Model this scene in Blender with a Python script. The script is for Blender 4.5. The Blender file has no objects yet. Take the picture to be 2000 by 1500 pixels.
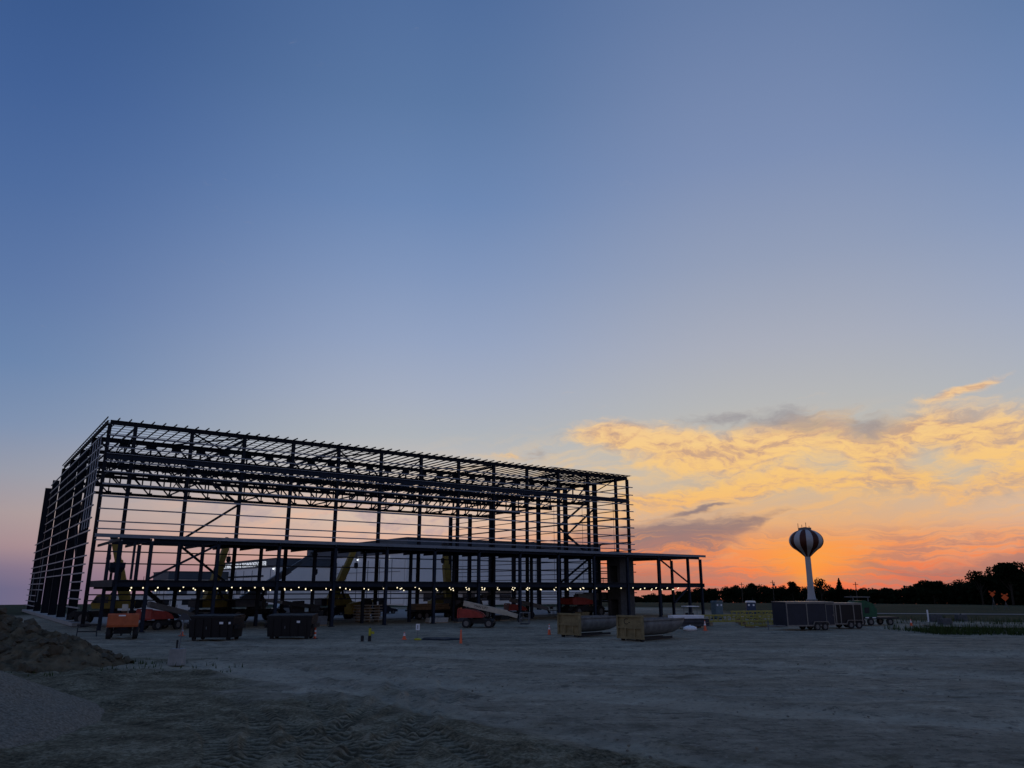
import bpy, bmesh, math, random
import numpy as np
from mathutils import Vector, Matrix
random.seed(7)
rng = np.random.default_rng(11)
R = math.radians
scene = bpy.context.scene
col = scene.collection

# ------------------------------------------------------------------ camera
H = 3.86
cam_data = bpy.data.cameras.new('camera')
cam_data.sensor_width = 36.0
cam_data.lens = 27.0
cam_data.clip_start = 0.1
cam_data.clip_end = 12000
cam = bpy.data.objects.new('camera', cam_data)
cam.location = (0, 0, H)
cam.rotation_euler = (R(90 + 14.931), 0, 0)
col.objects.link(cam)
scene.camera = cam

# ------------------------------------------------------------------ world
SUN_AZ, SUN_EL = 20.1, 0.6           # degrees right of the view axis, above the horizon
world = bpy.data.worlds.new('World')
scene.world = world
world.use_nodes = True
wt = world.node_tree
wt.nodes.clear()

def s2l(c):
    return tuple((v/255/12.92 if v/255 <= 0.04045 else ((v/255+0.055)/1.055)**2.4) for v in c)

class NG:
    """tiny helper to write node maths"""
    def __init__(s, nt): s.nt = nt
    def _set(s, sock, v):
        if isinstance(v, bpy.types.NodeSocket): s.nt.links.new(v, sock)
        else: sock.default_value = v
    def m(s, op, a, b=None, c=None, clamp=False):
        n = s.nt.nodes.new('ShaderNodeMath'); n.operation = op; n.use_clamp = clamp
        s._set(n.inputs[0], a)
        if b is not None: s._set(n.inputs[1], b)
        if c is not None: s._set(n.inputs[2], c)
        return n.outputs[0]
    def add(s, a, b): return s.m('ADD', a, b)
    def sub(s, a, b): return s.m('SUBTRACT', a, b)
    def mul(s, a, b): return s.m('MULTIPLY', a, b)
    def vec(s, x, y, z=0.0):
        n = s.nt.nodes.new('ShaderNodeCombineXYZ')
        for i, v in enumerate((x, y, z)): s._set(n.inputs[i], v)
        return n.outputs[0]
    def xyz(s, v):
        n = s.nt.nodes.new('ShaderNodeSeparateXYZ'); s._set(n.inputs[0], v)
        return n.outputs[0], n.outputs[1], n.outputs[2]
    def noise(s, v, scale=1.0, detail=4.0, rough=0.55, dist=0.0, color=False):
        n = s.nt.nodes.new('ShaderNodeTexNoise'); n.noise_dimensions = '3D'
        s._set(n.inputs['Vector'], v); n.inputs['Scale'].default_value = scale
        n.inputs['Detail'].default_value = detail; n.inputs['Roughness'].default_value = rough
        n.inputs['Distortion'].default_value = dist
        return n.outputs['Color'] if color else n.outputs['Fac']
    def smooth(s, x, a, b):
        n = s.nt.nodes.new('ShaderNodeMapRange'); n.interpolation_type = 'SMOOTHSTEP'
        s._set(n.inputs[0], x); s._set(n.inputs[1], a); s._set(n.inputs[2], b)
        n.inputs[3].default_value = 0.0; n.inputs[4].default_value = 1.0
        return n.outputs[0]
    def ramp(s, x, stops):
        n = s.nt.nodes.new('ShaderNodeValToRGB'); cr = n.color_ramp
        while len(cr.elements) > 1: cr.elements.remove(cr.elements[-1])
        first = True
        for p, c in stops:
            e = cr.elements[0] if first else cr.elements.new(p)
            e.position = p; e.color = (*c, 1); first = False
        s._set(n.inputs[0], x)
        return n.outputs[0]
    def mix(s, f, a, b, mode='MIX'):
        n = s.nt.nodes.new('ShaderNodeMix'); n.data_type = 'RGBA'; n.blend_type = mode
        s._set(n.inputs[0], f)
        s._set(n.inputs[6], a if isinstance(a, bpy.types.NodeSocket) else (*a, 1))
        s._set(n.inputs[7], b if isinstance(b, bpy.types.NodeSocket) else (*b, 1))
        return n.outputs[2]

w = NG(wt)
tc = wt.nodes.new('ShaderNodeTexCoord')
nrm = wt.nodes.new('ShaderNodeVectorMath'); nrm.operation = 'NORMALIZE'
wt.links.new(tc.outputs['Generated'], nrm.inputs[0])
dx, dy, dz = w.xyz(nrm.outputs[0])
DEG = 180/math.pi
EL = w.mul(w.m('ARCSINE', dz), DEG)
AZ = w.mul(w.m('ARCTAN2', dx, dy), DEG)
dA = w.m('ABSOLUTE', w.m('WRAP', w.sub(AZ, SUN_AZ), 180.0, -180.0))
pos = w.m('DIVIDE', w.m('MAXIMUM', EL, 0.0), 90.0)
def ramp_of(st): return w.ramp(pos, [(e/90, s2l((c[0], c[1], c[2]*(0.965 if e > 33 else 0.995)))) for e, c in st])
rS = ramp_of([(0, (216, 110, 92)), (1.2, (232, 128, 90)), (2.6, (226, 152, 108)), (4.5, (212, 172, 138)), (7, (202, 184, 160)),
              (10, (192, 189, 180)), (13, (182, 185, 188)), (17, (170, 176, 192)), (23, (148, 161, 189)), (30, (126, 145, 184)),
              (40, (104, 127, 175)), (60, (66, 95, 148)), (90, (58, 88, 142))])
rC = ramp_of([(0, (205, 140, 132)), (2, (218, 166, 150)), (5, (219, 194, 178)), (8, (202, 193, 187)), (11, (178, 184, 192)), (14, (167, 177, 198)),
              (18, (150, 166, 198)), (23, (130, 152, 192)), (28, (110, 138, 184)), (35, (92, 122, 173)), (42, (80, 110, 164)), (60, (62, 91, 145)), (90, (58, 88, 142))])
rL = ramp_of([(0, (98, 103, 138)), (1.2, (122, 114, 142)), (2.6, (164, 140, 149)), (4.5, (170, 154, 158)), (7, (151, 155, 172)), (10, (126, 146, 180)),
              (14, (106, 134, 177)), (19, (93, 121, 170)), (25, (78, 109, 162)), (31, (66, 98, 153)), (38, (56, 88, 146)), (60, (56, 86, 142)), (90, (58, 88, 142))])
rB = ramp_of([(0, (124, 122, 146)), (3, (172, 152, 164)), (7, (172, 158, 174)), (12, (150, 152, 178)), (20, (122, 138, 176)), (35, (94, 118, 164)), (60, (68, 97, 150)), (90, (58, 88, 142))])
sky = w.mix(w.smooth(dA, 2.0, 26.0), rS, rC)
sky = w.mix(w.smooth(dA, 27.0, 58.0), sky, rL)
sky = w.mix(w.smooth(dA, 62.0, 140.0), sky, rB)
# physical dusk sky mixed in
nish = wt.nodes.new('ShaderNodeTexSky'); nish.sky_type = 'NISHITA'; nish.sun_disc = False
nish.sun_elevation = R(SUN_EL); nish.sun_rotation = R(SUN_AZ)
nish.altitude = 200; nish.air_density = 1.0; nish.dust_density = 1.5; nish.ozone_density = 1.5
nsc = wt.nodes.new('ShaderNodeVectorMath'); nsc.operation = 'SCALE'; nsc.inputs['Scale'].default_value = 0.15
wt.links.new(nish.outputs[0], nsc.inputs[0])
sky = w.mix(0.06, sky, nsc.outputs[0])

# cloud coordinates in degrees, bent by slow noise
base_v = w.vec(w.mul(AZ, 0.11), w.mul(EL, 0.24), 3.7)
wc = w.noise(base_v, 1.0, 2.0, 0.5, color=True)
wx, wy, wz = w.xyz(wc)
wc2 = w.noise(w.vec(w.mul(AZ, 0.5), w.mul(EL, 0.9), 8.1), 1.0, 3.0, 0.55, color=True)
w2x, w2y, w2z = w.xyz(wc2)
Aw = w.add(w.add(AZ, w.mul(w.sub(wx, 0.5), 4.5)), w.mul(w.sub(w2x, 0.5), 2.4))
Ew = w.add(w.add(EL, w.mul(w.sub(wy, 0.5), 2.2)), w.mul(w.sub(w2y, 0.5), 1.1))
def blob(cx, cy, rx, ry, tilt=0.0, amp=1.0, A=None, E=None):
    ct, st = math.cos(R(tilt)), math.sin(R(tilt))
    ax = w.sub(A if A is not None else Aw, cx); ey = w.sub(E if E is not None else Ew, cy)
    u = w.mul(w.add(w.mul(ax, ct), w.mul(ey, st)), 1.0/rx)
    v = w.mul(w.sub(w.mul(ey, ct), w.mul(ax, st)), 1.0/ry)
    q = w.add(w.mul(u, u), w.mul(v, v))
    return w.mul(w.m('POWER', 2.718, w.mul(q, -1.0)), amp)
def total(bl):
    t = bl[0]
    for b in bl[1:]: t = w.add(t, b)
    return t
def tilted(t, fx, fy, seed, detail=6.0, rough=0.6, dist=0.0):
    ct, st = math.cos(R(t)), math.sin(R(t))
    u = w.add(w.mul(Aw, ct), w.mul(Ew, st)); v = w.sub(w.mul(Ew, ct), w.mul(Aw, st))
    return w.noise(w.vec(w.mul(u, fx), w.mul(v, fy), seed), 1.0, detail, rough, dist)
puff = tilted(4, 0.22, 0.62, 1.3, 6.0, 0.62)
fine = tilted(-6, 0.75, 2.3, 5.2, 6.0, 0.62)
streak = tilted(9, 0.10, 1.5, 9.4, 5.0, 0.6)
streak2 = tilted(-2, 0.16, 3.4, 14.4, 5.0, 0.62)

# 1 thin golden veil over the sunset half
veil_env = w.mul(w.smooth(EL, 0.5, 4.0), w.sub(1.0, w.smooth(EL, 8.5, 13.0)))
veil = w.mul(w.mul(w.smooth(w.add(w.mul(streak, 0.75), w.mul(fine, 0.25)), 0.40, 0.70), veil_env),
             w.mul(w.sub(1.0, w.smooth(dA, 10.0, 34.0)), 0.62))
gold = w.ramp(w.m('DIVIDE', w.m('MAXIMUM', EL, 0.0), 20.0), [(0, s2l((244, 118, 76))), (0.10, s2l((250, 146, 84))), (0.2, s2l((248, 176, 106))),
                                       (0.35, s2l((248, 196, 118))), (0.5, s2l((250, 205, 134))), (0.65, s2l((240, 200, 152))), (1, s2l((225, 195, 165)))])
sky = w.mix(veil, sky, gold)
# 2 the large golden cloud bank: centre height, thickness and weight of each band as they run along the azimuth
azp = w.m('DIVIDE', w.add(Aw, 20.0), 120.0, clamp=True)
def band(st):
    r = w.ramp(azp, [((a+20)/120, (c/20, h/4, k/1.5)) for a, c, h, k in st])
    n = wt.nodes.new('ShaderNodeSeparateColor'); wt.links.new(r, n.inputs[0])
    q = w.m('DIVIDE', w.sub(Ew, w.mul(n.outputs[0], 20.0)), w.mul(n.outputs[1], 4.0))
    return w.mul(w.m('POWER', 2.718, w.mul(w.mul(q, q), -1.0)), w.mul(n.outputs[2], 1.5))
g1 = band([(-4, 9.9, .4, 0), (-0.8, 9.9, .32, .8), (1.2, 10, .4, .05), (4, 11.1, .7, .6), (7, 10.9, 1.4, 1.1), (12, 9.8, 1.7, 1.2), (16, 9.4, 1.5, 1.3), (20, 10.1, 2.0, 1.2),
           (22.3, 10.4, 2.0, 1.0), (25, 9.2, 1.8, 1.05), (29, 10.5, 1.7, 1.15), (32, 9.6, 2.2, 1.05), (36, 8.8, 1.8, .85), (44, 9, 1.8, .7), (55, 7, 1.5, .4), (70, 6, 1.2, 0)])
g2 = band([(6, 6.0, .8, 0), (9, 6.3, 1.0, .95), (12, 6.4, 1.0, 1.0), (16, 6.9, .9, 1.1), (20, 7.2, .9, 1.0), (23, 6.6, 1.1, .85), (27, 7.0, 1.3, .95), (31, 5.8, 1.2, .75), (36, 6.6, 1.3, .8), (45, 5, 1, .4), (60, 5, 1, 0)])
wisp = blob(31.6, 12.6, 2.4, 0.30, 9, 0.85)
bank = w.add(w.add(g1, g2), wisp)
dens = w.smooth(w.add(w.mul(bank, 0.64), w.sub(w.add(w.mul(puff, 0.85), w.mul(fine, 0.45)), 0.66)), 0.16, 0.68)
shade = w.smooth(w.add(w.mul(fine, 0.6), w.mul(puff, 0.5)), 0.44, 0.64)
lit = w.mix(shade, (*s2l((222, 174, 132)),), gold)
sky = w.mix(w.mul(dens, 0.92), sky, lit)
mott = w.mul(w.smooth(w.add(w.mul(w.sub(1.0, fine), 0.55), w.mul(w.sub(1.0, puff), 0.5)), 0.52, 0.66), w.smooth(bank, 0.25, 1.0))
sky = w.mix(w.mul(mott, 0.48), sky, s2l((168, 146, 136)))
# 3 grey, unlit tops and shelves
k1 = band([(-3, 9.9, .6, 0), (1.4, 9.9, .7, .6), (5, 10.5, .6, .1), (11, 11.4, .6, .25), (15.0, 11.7, .8, .85), (18, 11.7, .8, .75), (20.6, 11.8, 1.0, .95), (23, 11.0, 1.0, .7),
           (25.4, 10.5, 1.2, .9), (28, 10.4, .8, .3), (34, 10, .6, .15), (45, 9, .6, 0)])
k2 = band([(-6, 3.2, .8, 0), (2, 3.2, .9, .5), (8, 3.5, 1.4, 1.5), (12, 3.6, 1.5, 1.5), (15, 3.8, 1.3, 1.4), (18, 4.3, .8, .9), (20, 5.2, .4, .45), (22.5, 2.4, .4, .2),
           (25, 1.5, .4, 1.0), (27.5, .8, .6, 1.0), (30, .7, .8, 1.2), (34, 1.3, 1.0, 1.15), (40, 1.6, .9, .8), (50, 1.6, .6, .2), (70, 1.6, .6, 0)])
gd1 = w.smooth(w.add(w.mul(k1, 0.6), w.sub(w.add(w.mul(fine, 0.75), w.mul(streak, 0.5)), 0.66)), 0.12, 0.70)
gd2 = w.smooth(w.add(w.mul(w.add(k2, blob(13.8, 5.6, 2.6, 0.2, 9, 0.9)), 0.8), w.mul(w.sub(w.add(w.mul(streak2, 0.6), w.mul(fine, 0.4)), 0.5), 1.3)), 0.22, 1.0)
gd = w.m('MAXIMUM', w.mul(gd1, 0.85), gd2)
grey_c = w.ramp(w.m('DIVIDE', w.m('MAXIMUM', EL, 0.0), 20.0), [(0, s2l((150, 105, 105))), (0.15, s2l((140, 116, 118))), (0.3, s2l((138, 122, 126))), (0.6, s2l((142, 138, 146)))])
sky = w.mix(w.mul(gd, 0.9), sky, grey_c)
# 4 low red and orange bars near the horizon
low_env = w.mul(w.sub(1.0, w.smooth(EL, 2.6, 4.6)), w.sub(1.0, w.smooth(dA, 12.0, 30.0)))
bars = w.smooth(streak2, 0.44, 0.60)
bar_c = w.ramp(w.m('DIVIDE', w.m('MAXIMUM', EL, 0.0), 5.0), [(0, s2l((238, 106, 78))), (0.25, s2l((246, 122, 78))), (0.6, s2l((250, 150, 86))), (1, s2l((246, 176, 104)))])
sky = w.mix(w.mul(w.mul(bars, low_env), 0.7), sky, bar_c)
low_gap = w.mul(w.mul(w.smooth(w.add(w.mul(w.sub(1.0, streak2), 0.6), w.mul(w.sub(1.0, puff), 0.45)), 0.48, 0.62), low_env), 0.75)
sky = w.mix(low_gap, sky, s2l((184, 128, 114)))
mauve = w.mul(w.mul(w.smooth(w.m('ABSOLUTE', w.sub(Aw, 20.5)), 3.0, 11.0), w.sub(1.0, w.smooth(Ew, 0.3, 2.2))), w.mul(w.add(0.25, w.mul(streak2, 1.0)), w.sub(1.0, w.smooth(dA, 20.0, 34.0))))
sky = w.mix(mauve, sky, s2l((176, 120, 104)))
# 5 glow round the hidden sun
glow = total([blob(SUN_AZ+0.6, 2.0, 3.6, 1.5, 0, 0.75, A=AZ, E=EL), blob(SUN_AZ+0.4, 0.5, 1.0, 0.7, 0, 0.5, A=AZ, E=EL)])
sky = w.mix(w.m('MINIMUM', w.mul(glow, w.add(0.55, w.mul(streak2, 0.5))), 0.85), sky, s2l((255, 166, 60)))
# 6 faint pink and peach streaks far to the left
lf_env = w.mul(w.mul(w.smooth(EL, 1.4, 3.2), w.sub(1.0, w.smooth(EL, 6.0, 8.6))), w.mul(w.smooth(dA, 14.0, 24.0), w.sub(1.0, w.smooth(dA, 36.0, 50.0))))
lf = w.mul(w.mul(w.smooth(w.add(w.mul(streak, 0.6), w.mul(puff, 0.4)), 0.42, 0.70), lf_env), 0.75)
sky = w.mix(lf, sky, s2l((232, 184, 158)))
lf2 = w.mul(w.mul(w.smooth(w.sub(1.0, puff), 0.50, 0.68), lf_env), 0.6)
sky = w.mix(lf2, sky, s2l((168, 148, 160)))

world.cycles.sampling_method = 'MANUAL'; world.cycles.sample_map_resolution = 512
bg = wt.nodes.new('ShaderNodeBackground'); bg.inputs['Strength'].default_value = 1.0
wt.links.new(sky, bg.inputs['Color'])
out = wt.nodes.new('ShaderNodeOutputWorld')
wt.links.new(bg.outputs[0], out.inputs['Surface'])

# ------------------------------------------------------------------ sun (almost set, behind the trees)
sd = bpy.data.lights.new('sun', 'SUN'); sd.energy = 0.03; sd.angle = R(2.0); sd.color = (1.0, 0.5, 0.22)
sun = bpy.data.objects.new('sun', sd); col.objects.link(sun)
sdir = Vector((math.sin(R(SUN_AZ))*math.cos(R(SUN_EL)), math.cos(R(SUN_AZ))*math.cos(R(SUN_EL)), math.sin(R(SUN_EL))))
sun.rotation_euler = (-sdir).to_track_quat('-Z', 'Y').to_euler()
sun.location = (60, 160, 40)

vs = scene.view_settings
vs.view_transform = 'Standard'; vs.look = 'None'; vs.gamma = 1.0; vs.exposure = 0.0; vs.use_curve_mapping = False

# ================================================================== helpers
def tag(o, label=None, cat=None, group=None, kind=None):
    if label: o['label'] = label
    if cat: o['category'] = cat
    if group: o['group'] = group
    if kind: o['kind'] = kind
    return o

def material(name, c, rough=0.7, metal=0.0, var=0.25, scale=3.0, bump=0.0, bscale=30.0, c2=None, spec=0.3):
    m = bpy.data.materials.new(name); m.use_nodes = True
    nt = m.node_tree; g = NG(nt); b = nt.nodes['Principled BSDF']
    tcn = nt.nodes.new('ShaderNodeTexCoord')
    n1 = g.noise(tcn.outputs['Object'], scale, 5.0, 0.65)
    lo = tuple(v*(1-var) for v in c); hi = tuple(min(1, v*(1+var)) for v in (c2 or c))
    colr = g.ramp(n1, [(0.3, lo), (0.7, hi)])
    nt.links.new(colr, b.inputs['Base Color'])
    b.inputs['Roughness'].default_value = rough; b.inputs['Metallic'].default_value = metal
    b.inputs['Specular IOR Level'].default_value = spec
    if bump:
        bn = nt.nodes.new('ShaderNodeBump'); bn.inputs['Strength'].default_value = bump; bn.inputs['Distance'].default_value = 0.02
        nt.links.new(g.noise(tcn.outputs['Object'], bscale, 4.0, 0.6), bn.inputs['Height'])
        nt.links.new(bn.outputs[0], b.inputs['Normal'])
    return m

def emissive(name, c, strength):
    m = bpy.data.materials.new(name); m.use_nodes = True
    b = m.node_tree.nodes['Principled BSDF']
    b.inputs['Base Color'].default_value = (0.8, 0.8, 0.75, 1)
    b.inputs['Emission Color'].default_value = (*c, 1); b.inputs['Emission Strength'].default_value = strength
    return m

M = {
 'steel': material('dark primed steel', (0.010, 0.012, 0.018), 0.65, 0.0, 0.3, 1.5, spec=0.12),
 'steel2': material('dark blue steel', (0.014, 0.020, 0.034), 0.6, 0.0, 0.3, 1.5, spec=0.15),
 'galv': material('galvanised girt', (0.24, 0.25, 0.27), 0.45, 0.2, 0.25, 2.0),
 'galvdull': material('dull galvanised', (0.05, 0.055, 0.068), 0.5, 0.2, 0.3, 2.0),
 'deck': material('metal deck', (0.36, 0.38, 0.42), 0.5, 0.1, 0.2, 1.0),
 'fascia': material('fascia metal', (0.17, 0.19, 0.22), 0.5, 0.2, 0.2, 1.0),
 'concrete': material('concrete', (0.26, 0.26, 0.25), 0.9, 0.0, 0.2, 2.0, 0.3, 20),
 'block': material('concrete block', (0.075, 0.078, 0.082), 0.9, 0.0, 0.25, 3.0, 0.3, 30),
 'white': material('white cladding', (0.84, 0.83, 0.80), 0.6, 0.0, 0.05, 0.2),
 'slate': material('slate cladding', (0.06, 0.075, 0.095), 0.6, 0.0, 0.12, 0.3),
 'sign': emissive('lit sign letters', (0.85, 0.9, 1.0), 0.55),
 'glass': material('dark glass', (0.02, 0.025, 0.03), 0.15, 0.0, 0.1, 1.0, spec=0.5),
 'tyre': material('tyre rubber', (0.02, 0.02, 0.022), 0.85, 0.0, 0.3, 8.0),
 'hub': material('wheel hub', (0.16, 0.16, 0.16), 0.5, 0.5, 0.3, 8.0),
 'orange': material('orange paint', (0.42, 0.10, 0.035), 0.5, 0.0, 0.2, 2.0),
 'red': material('red paint', (0.30, 0.035, 0.025), 0.45, 0.0, 0.25, 2.0),
 'yellow': material('crane yellow', (0.28, 0.195, 0.036), 0.55, 0.0, 0.3, 1.5),
 'yrail': material('faded yellow steel', (0.32, 0.27, 0.06), 0.6, 0.0, 0.3, 3.0),
 'cream': material('cream boom', (0.42, 0.38, 0.30), 0.5, 0.0, 0.2, 2.0),
 'greyp': material('grey paint', (0.13, 0.14, 0.15), 0.5, 0.1, 0.25, 2.0),
 'dark': material('dark machinery', (0.018, 0.019, 0.022), 0.6, 0.1, 0.35, 4.0),
 'black': material('black container paint', (0.007, 0.007, 0.009), 0.55, 0.0, 0.3, 2.0),
 'tan': material('tan container paint', (0.20, 0.158, 0.078), 0.7, 0.0, 0.3, 2.5, 0.2, 12),
 'tub': material('worn grey tub', (0.15, 0.15, 0.145), 0.6, 0.2, 0.35, 1.5, 0.2, 10),
 'trim': material('pale trailer trim', (0.19, 0.185, 0.175), 0.4, 0.4, 0.2, 3.0),
 'navy': material('navy trailer skin', (0.016, 0.020, 0.034), 0.4, 0.0, 0.2, 1.5),
 'trailerblack': material('black trailer skin', (0.008, 0.008, 0.010), 0.4, 0.0, 0.2, 1.5),
 'green': material('green paint', (0.014, 0.085, 0.042), 0.5, 0.0, 0.3, 2.0),
 'teal': material('teal plastic', (0.10, 0.15, 0.17), 0.5, 0.0, 0.15, 2.0),
 'blueplastic': material('dark blue plastic', (0.03, 0.05, 0.10), 0.5, 0.0, 0.2, 2.0),
 'whiteplastic': material('white plastic', (0.75, 0.76, 0.78), 0.4, 0.0, 0.08, 3.0),
 'cone': material('cone orange', (0.75, 0.13, 0.05), 0.6, 0.0, 0.12, 8.0),
 'wood': material('timber', (0.30, 0.22, 0.14), 0.85, 0.0, 0.3, 4.0),
 'palewood': material('pale sheets', (0.38, 0.36, 0.32), 0.8, 0.0, 0.25, 4.0),
 'twhite': material('water tower white', (0.42, 0.41, 0.41), 0.5, 0.0, 0.10, 0.2),
 'torange': material('water tower red brown', (0.07, 0.018, 0.009), 0.6, 0.0, 0.15, 0.2),
 'bark': material('bark', (0.03, 0.024, 0.018), 0.95, 0.0, 0.3, 3.0),
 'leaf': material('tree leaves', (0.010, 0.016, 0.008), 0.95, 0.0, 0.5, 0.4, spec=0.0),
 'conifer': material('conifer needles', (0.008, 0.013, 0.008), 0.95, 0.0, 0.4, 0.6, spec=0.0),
 'weed': material('weeds', (0.042, 0.062, 0.022), 0.95, 0.0, 0.5, 1.5, spec=0.0),
 'pole': material('weathered pole', (0.06, 0.05, 0.04), 0.9, 0.0, 0.3, 2.0),
 'dirt': material('dug clay', (0.085, 0.066, 0.040), 0.95, 0.0, 0.5, 1.2, 0.9, 7.0, c2=(0.12, 0.096, 0.060), spec=0.05),
 'gravelpile': material('crushed stone', (0.20, 0.178, 0.136), 0.95, 0.0, 0.5, 12.0, 1.0, 26.0, spec=0.05),
 'clod': material('clay clod', (0.095, 0.08, 0.056), 0.95, 0.0, 0.4, 3.0, 0.5, 12.0, spec=0.05),
 'mark': material('black lettering', (0.01, 0.01, 0.01), 0.6, 0.0, 0.1, 3.0),
 'signorange': material('fluorescent orange', (0.85, 0.12, 0.02), 0.5, 0.0, 0.06, 3.0),
 'vest': material('yellow tape', (0.38, 0.36, 0.03), 0.6, 0.0, 0.2, 3.0),
 'bulb': emissive('lit bulb', (1.0, 0.86, 0.58), 1.5),
 'flood': emissive('lit flood lamp', (0.9, 0.95, 1.0), 2.0),
 'carpaint': material('dark car paint', (0.02, 0.024, 0.034), 0.3, 0.3, 0.2, 2.0),
 'palecar': material('silver car paint', (0.28, 0.29, 0.30), 0.3, 0.3, 0.1, 2.0),
}

class MB:
    def __init__(s): s.v = []; s.f = []
    def quadbox(s, pts):
        i = len(s.v); s.v += [tuple(p) for p in pts]
        s.f += [(i, i+3, i+2, i+1), (i+4, i+5, i+6, i+7), (i, i+1, i+5, i+4), (i+1, i+2, i+6, i+5), (i+2, i+3, i+7, i+6), (i+3, i, i+4, i+7)]
        return s
    def box(s, cx, cy, cz, sx, sy, sz):
        x, y, z = sx/2, sy/2, sz/2
        return s.quadbox([(cx-x, cy-y, cz-z), (cx+x, cy-y, cz-z), (cx+x, cy+y, cz-z), (cx-x, cy+y, cz-z),
                          (cx-x, cy-y, cz+z), (cx+x, cy-y, cz+z), (cx+x, cy+y, cz+z), (cx-x, cy+y, cz+z)])
    def span(s, x0, x1, y0, y1, z0, z1): return s.box((x0+x1)/2, (y0+y1)/2, (z0+z1)/2, x1-x0, y1-y0, z1-z0)
    def beam(s, p0, p1, w_, h_, up=(0, 0, 1), w1=None, h1=None):
        p0 = Vector(p0); p1 = Vector(p1); d = (p1-p0).normalized(); up = Vector(up)
        if abs(d.dot(up)) > 0.98: up = Vector((0, 1, 0))
        sd_ = d.cross(up).normalized(); u = sd_.cross(d).normalized()
        w1 = w_ if w1 is None else w1; h1 = h_ if h1 is None else h1
        q = []
        for p, a, b in ((p0, w_, h_), (p1, w1, h1)):
            q += [p - sd_*a/2 - u*b/2, p + sd_*a/2 - u*b/2, p + sd_*a/2 + u*b/2, p - sd_*a/2 + u*b/2]
        return s.quadbox(q)
    def ibeam(s, p0, p1, wid, dep, up, t=0.03):
        """H section: flanges apart along 'up', web between"""
        p0 = Vector(p0); p1 = Vector(p1); u = Vector(up).normalized()
        for k in (-1, 1): s.beam(p0+u*k*(dep-t)/2, p1+u*k*(dep-t)/2, wid, t, up)
        return s.beam(p0, p1, t, dep-2*t, up)
    def cyl(s, p0, p1, r0, r1=None, n=12, caps=True):
        r1 = r0 if r1 is None else r1
        p0 = Vector(p0); p1 = Vector(p1); d = (p1-p0).normalized()
        a = d.orthogonal().normalized(); b = d.cross(a); i = len(s.v)
        for p, r in ((p0, r0), (p1, r1)):
            for k in range(n):
                t = 2*math.pi*k/n; s.v.append(tuple(p + a*math.cos(t)*r + b*math.sin(t)*r))
        for k in range(n): s.f.append((i+k, i+(k+1) % n, i+n+(k+1) % n, i+n+k))
        if caps: s.f.append(tuple(i+k for k in reversed(range(n)))); s.f.append(tuple(i+n+k for k in range(n)))
        return s
    def lathe(s, prof, n=24, a0=0.0, a1=2*math.pi, closed=True):
        i = len(s.v); m = n if closed else n+1
        for r, z in prof:
            for k in range(m):
                t = a0 + (a1-a0)*k/n; s.v.append((r*math.cos(t), r*math.sin(t), z))
        for j in range(len(prof)-1):
            for k in range(n):
                k2 = (k+1) % m
                s.f.append((i+j*m+k, i+j*m+k2, i+(j+1)*m+k2, i+(j+1)*m+k))
        return s
    def prism(s, poly, y0, y1, ax='y'):
        """polygon in (x,z) pushed along y"""
        i = len(s.v); n = len(poly)
        for y in (y0, y1):
            for x, z in poly: s.v.append((x, y, z) if ax == 'y' else (y, x, z))
        s.f.append(tuple(i+k for k in range(n))); s.f.append(tuple(i+n+k for k in reversed(range(n))))
        for k in range(n): s.f.append((i+k, i+n+k, i+n+(k+1) % n, i+(k+1) % n))
        return s
    def blob(s, c, r, seed=0, squash=1.0, jit=0.25):
        rr = random.Random(seed); i = len(s.v)
        t = (1+5**.5)/2
        V = [(-1, t, 0), (1, t, 0), (-1, -t, 0), (1, -t, 0), (0, -1, t), (0, 1, t), (0, -1, -t), (0, 1, -t), (t, 0, -1), (t, 0, 1), (-t, 0, -1), (-t, 0, 1)]
        for v in V:
            q = Vector(v).normalized()*r*(1+rr.uniform(-jit, jit)); s.v.append((c[0]+q.x, c[1]+q.y, c[2]+q.z*squash))
        for f in [(0,11,5),(0,5,1),(0,1,7),(0,7,10),(0,10,11),(1,5,9),(5,11,4),(11,10,2),(10,7,6),(7,1,8),(3,9,4),(3,4,2),(3,2,6),(3,6,8),(3,8,9),(4,9,5),(2,4,11),(6,2,10),(8,6,7),(9,8,1)]:
            s.f.append(tuple(i+k for k in f))
        return s
    def mesh(s, name, mat=None, smooth=False):
        me = bpy.data.meshes.new(name); me.from_pydata(s.v, [], s.f); me.update()
        bm = bmesh.new(); bm.from_mesh(me); bmesh.ops.recalc_face_normals(bm, faces=bm.faces); bm.to_mesh(me); bm.free()
        if mat: me.materials.append(M[mat])
        if smooth: me.polygons.foreach_set('use_smooth', [True]*len(me.polygons))
        return me
    def build(s, name, mat, parent=None, loc=None, smooth=False, rz=0.0):
        return obj(name, s.mesh(name, mat, smooth), parent, loc, rz)

def obj(name, me, parent=None, loc=None, rz=0.0):
    o = bpy.data.objects.new(name, me); col.objects.link(o)
    if parent: o.parent = parent
    if loc is not None: o.location = loc
    if rz: o.rotation_euler = (0, 0, rz)
    return o

def thing(name, label, cat, loc=(0, 0, 0), rz=0.0, group=None):
    o = bpy.data.objects.new(name, None); col.objects.link(o)
    o.empty_display_size = 0.5; o.location = loc; o.rotation_euler = (0, 0, rz)
    return tag(o, label, cat, group)

def copy_tree(o, parent=None):
    c = o.copy(); col.objects.link(c); c.parent = parent
    for ch in list(o.children): copy_tree(ch, c)
    return c

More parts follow.
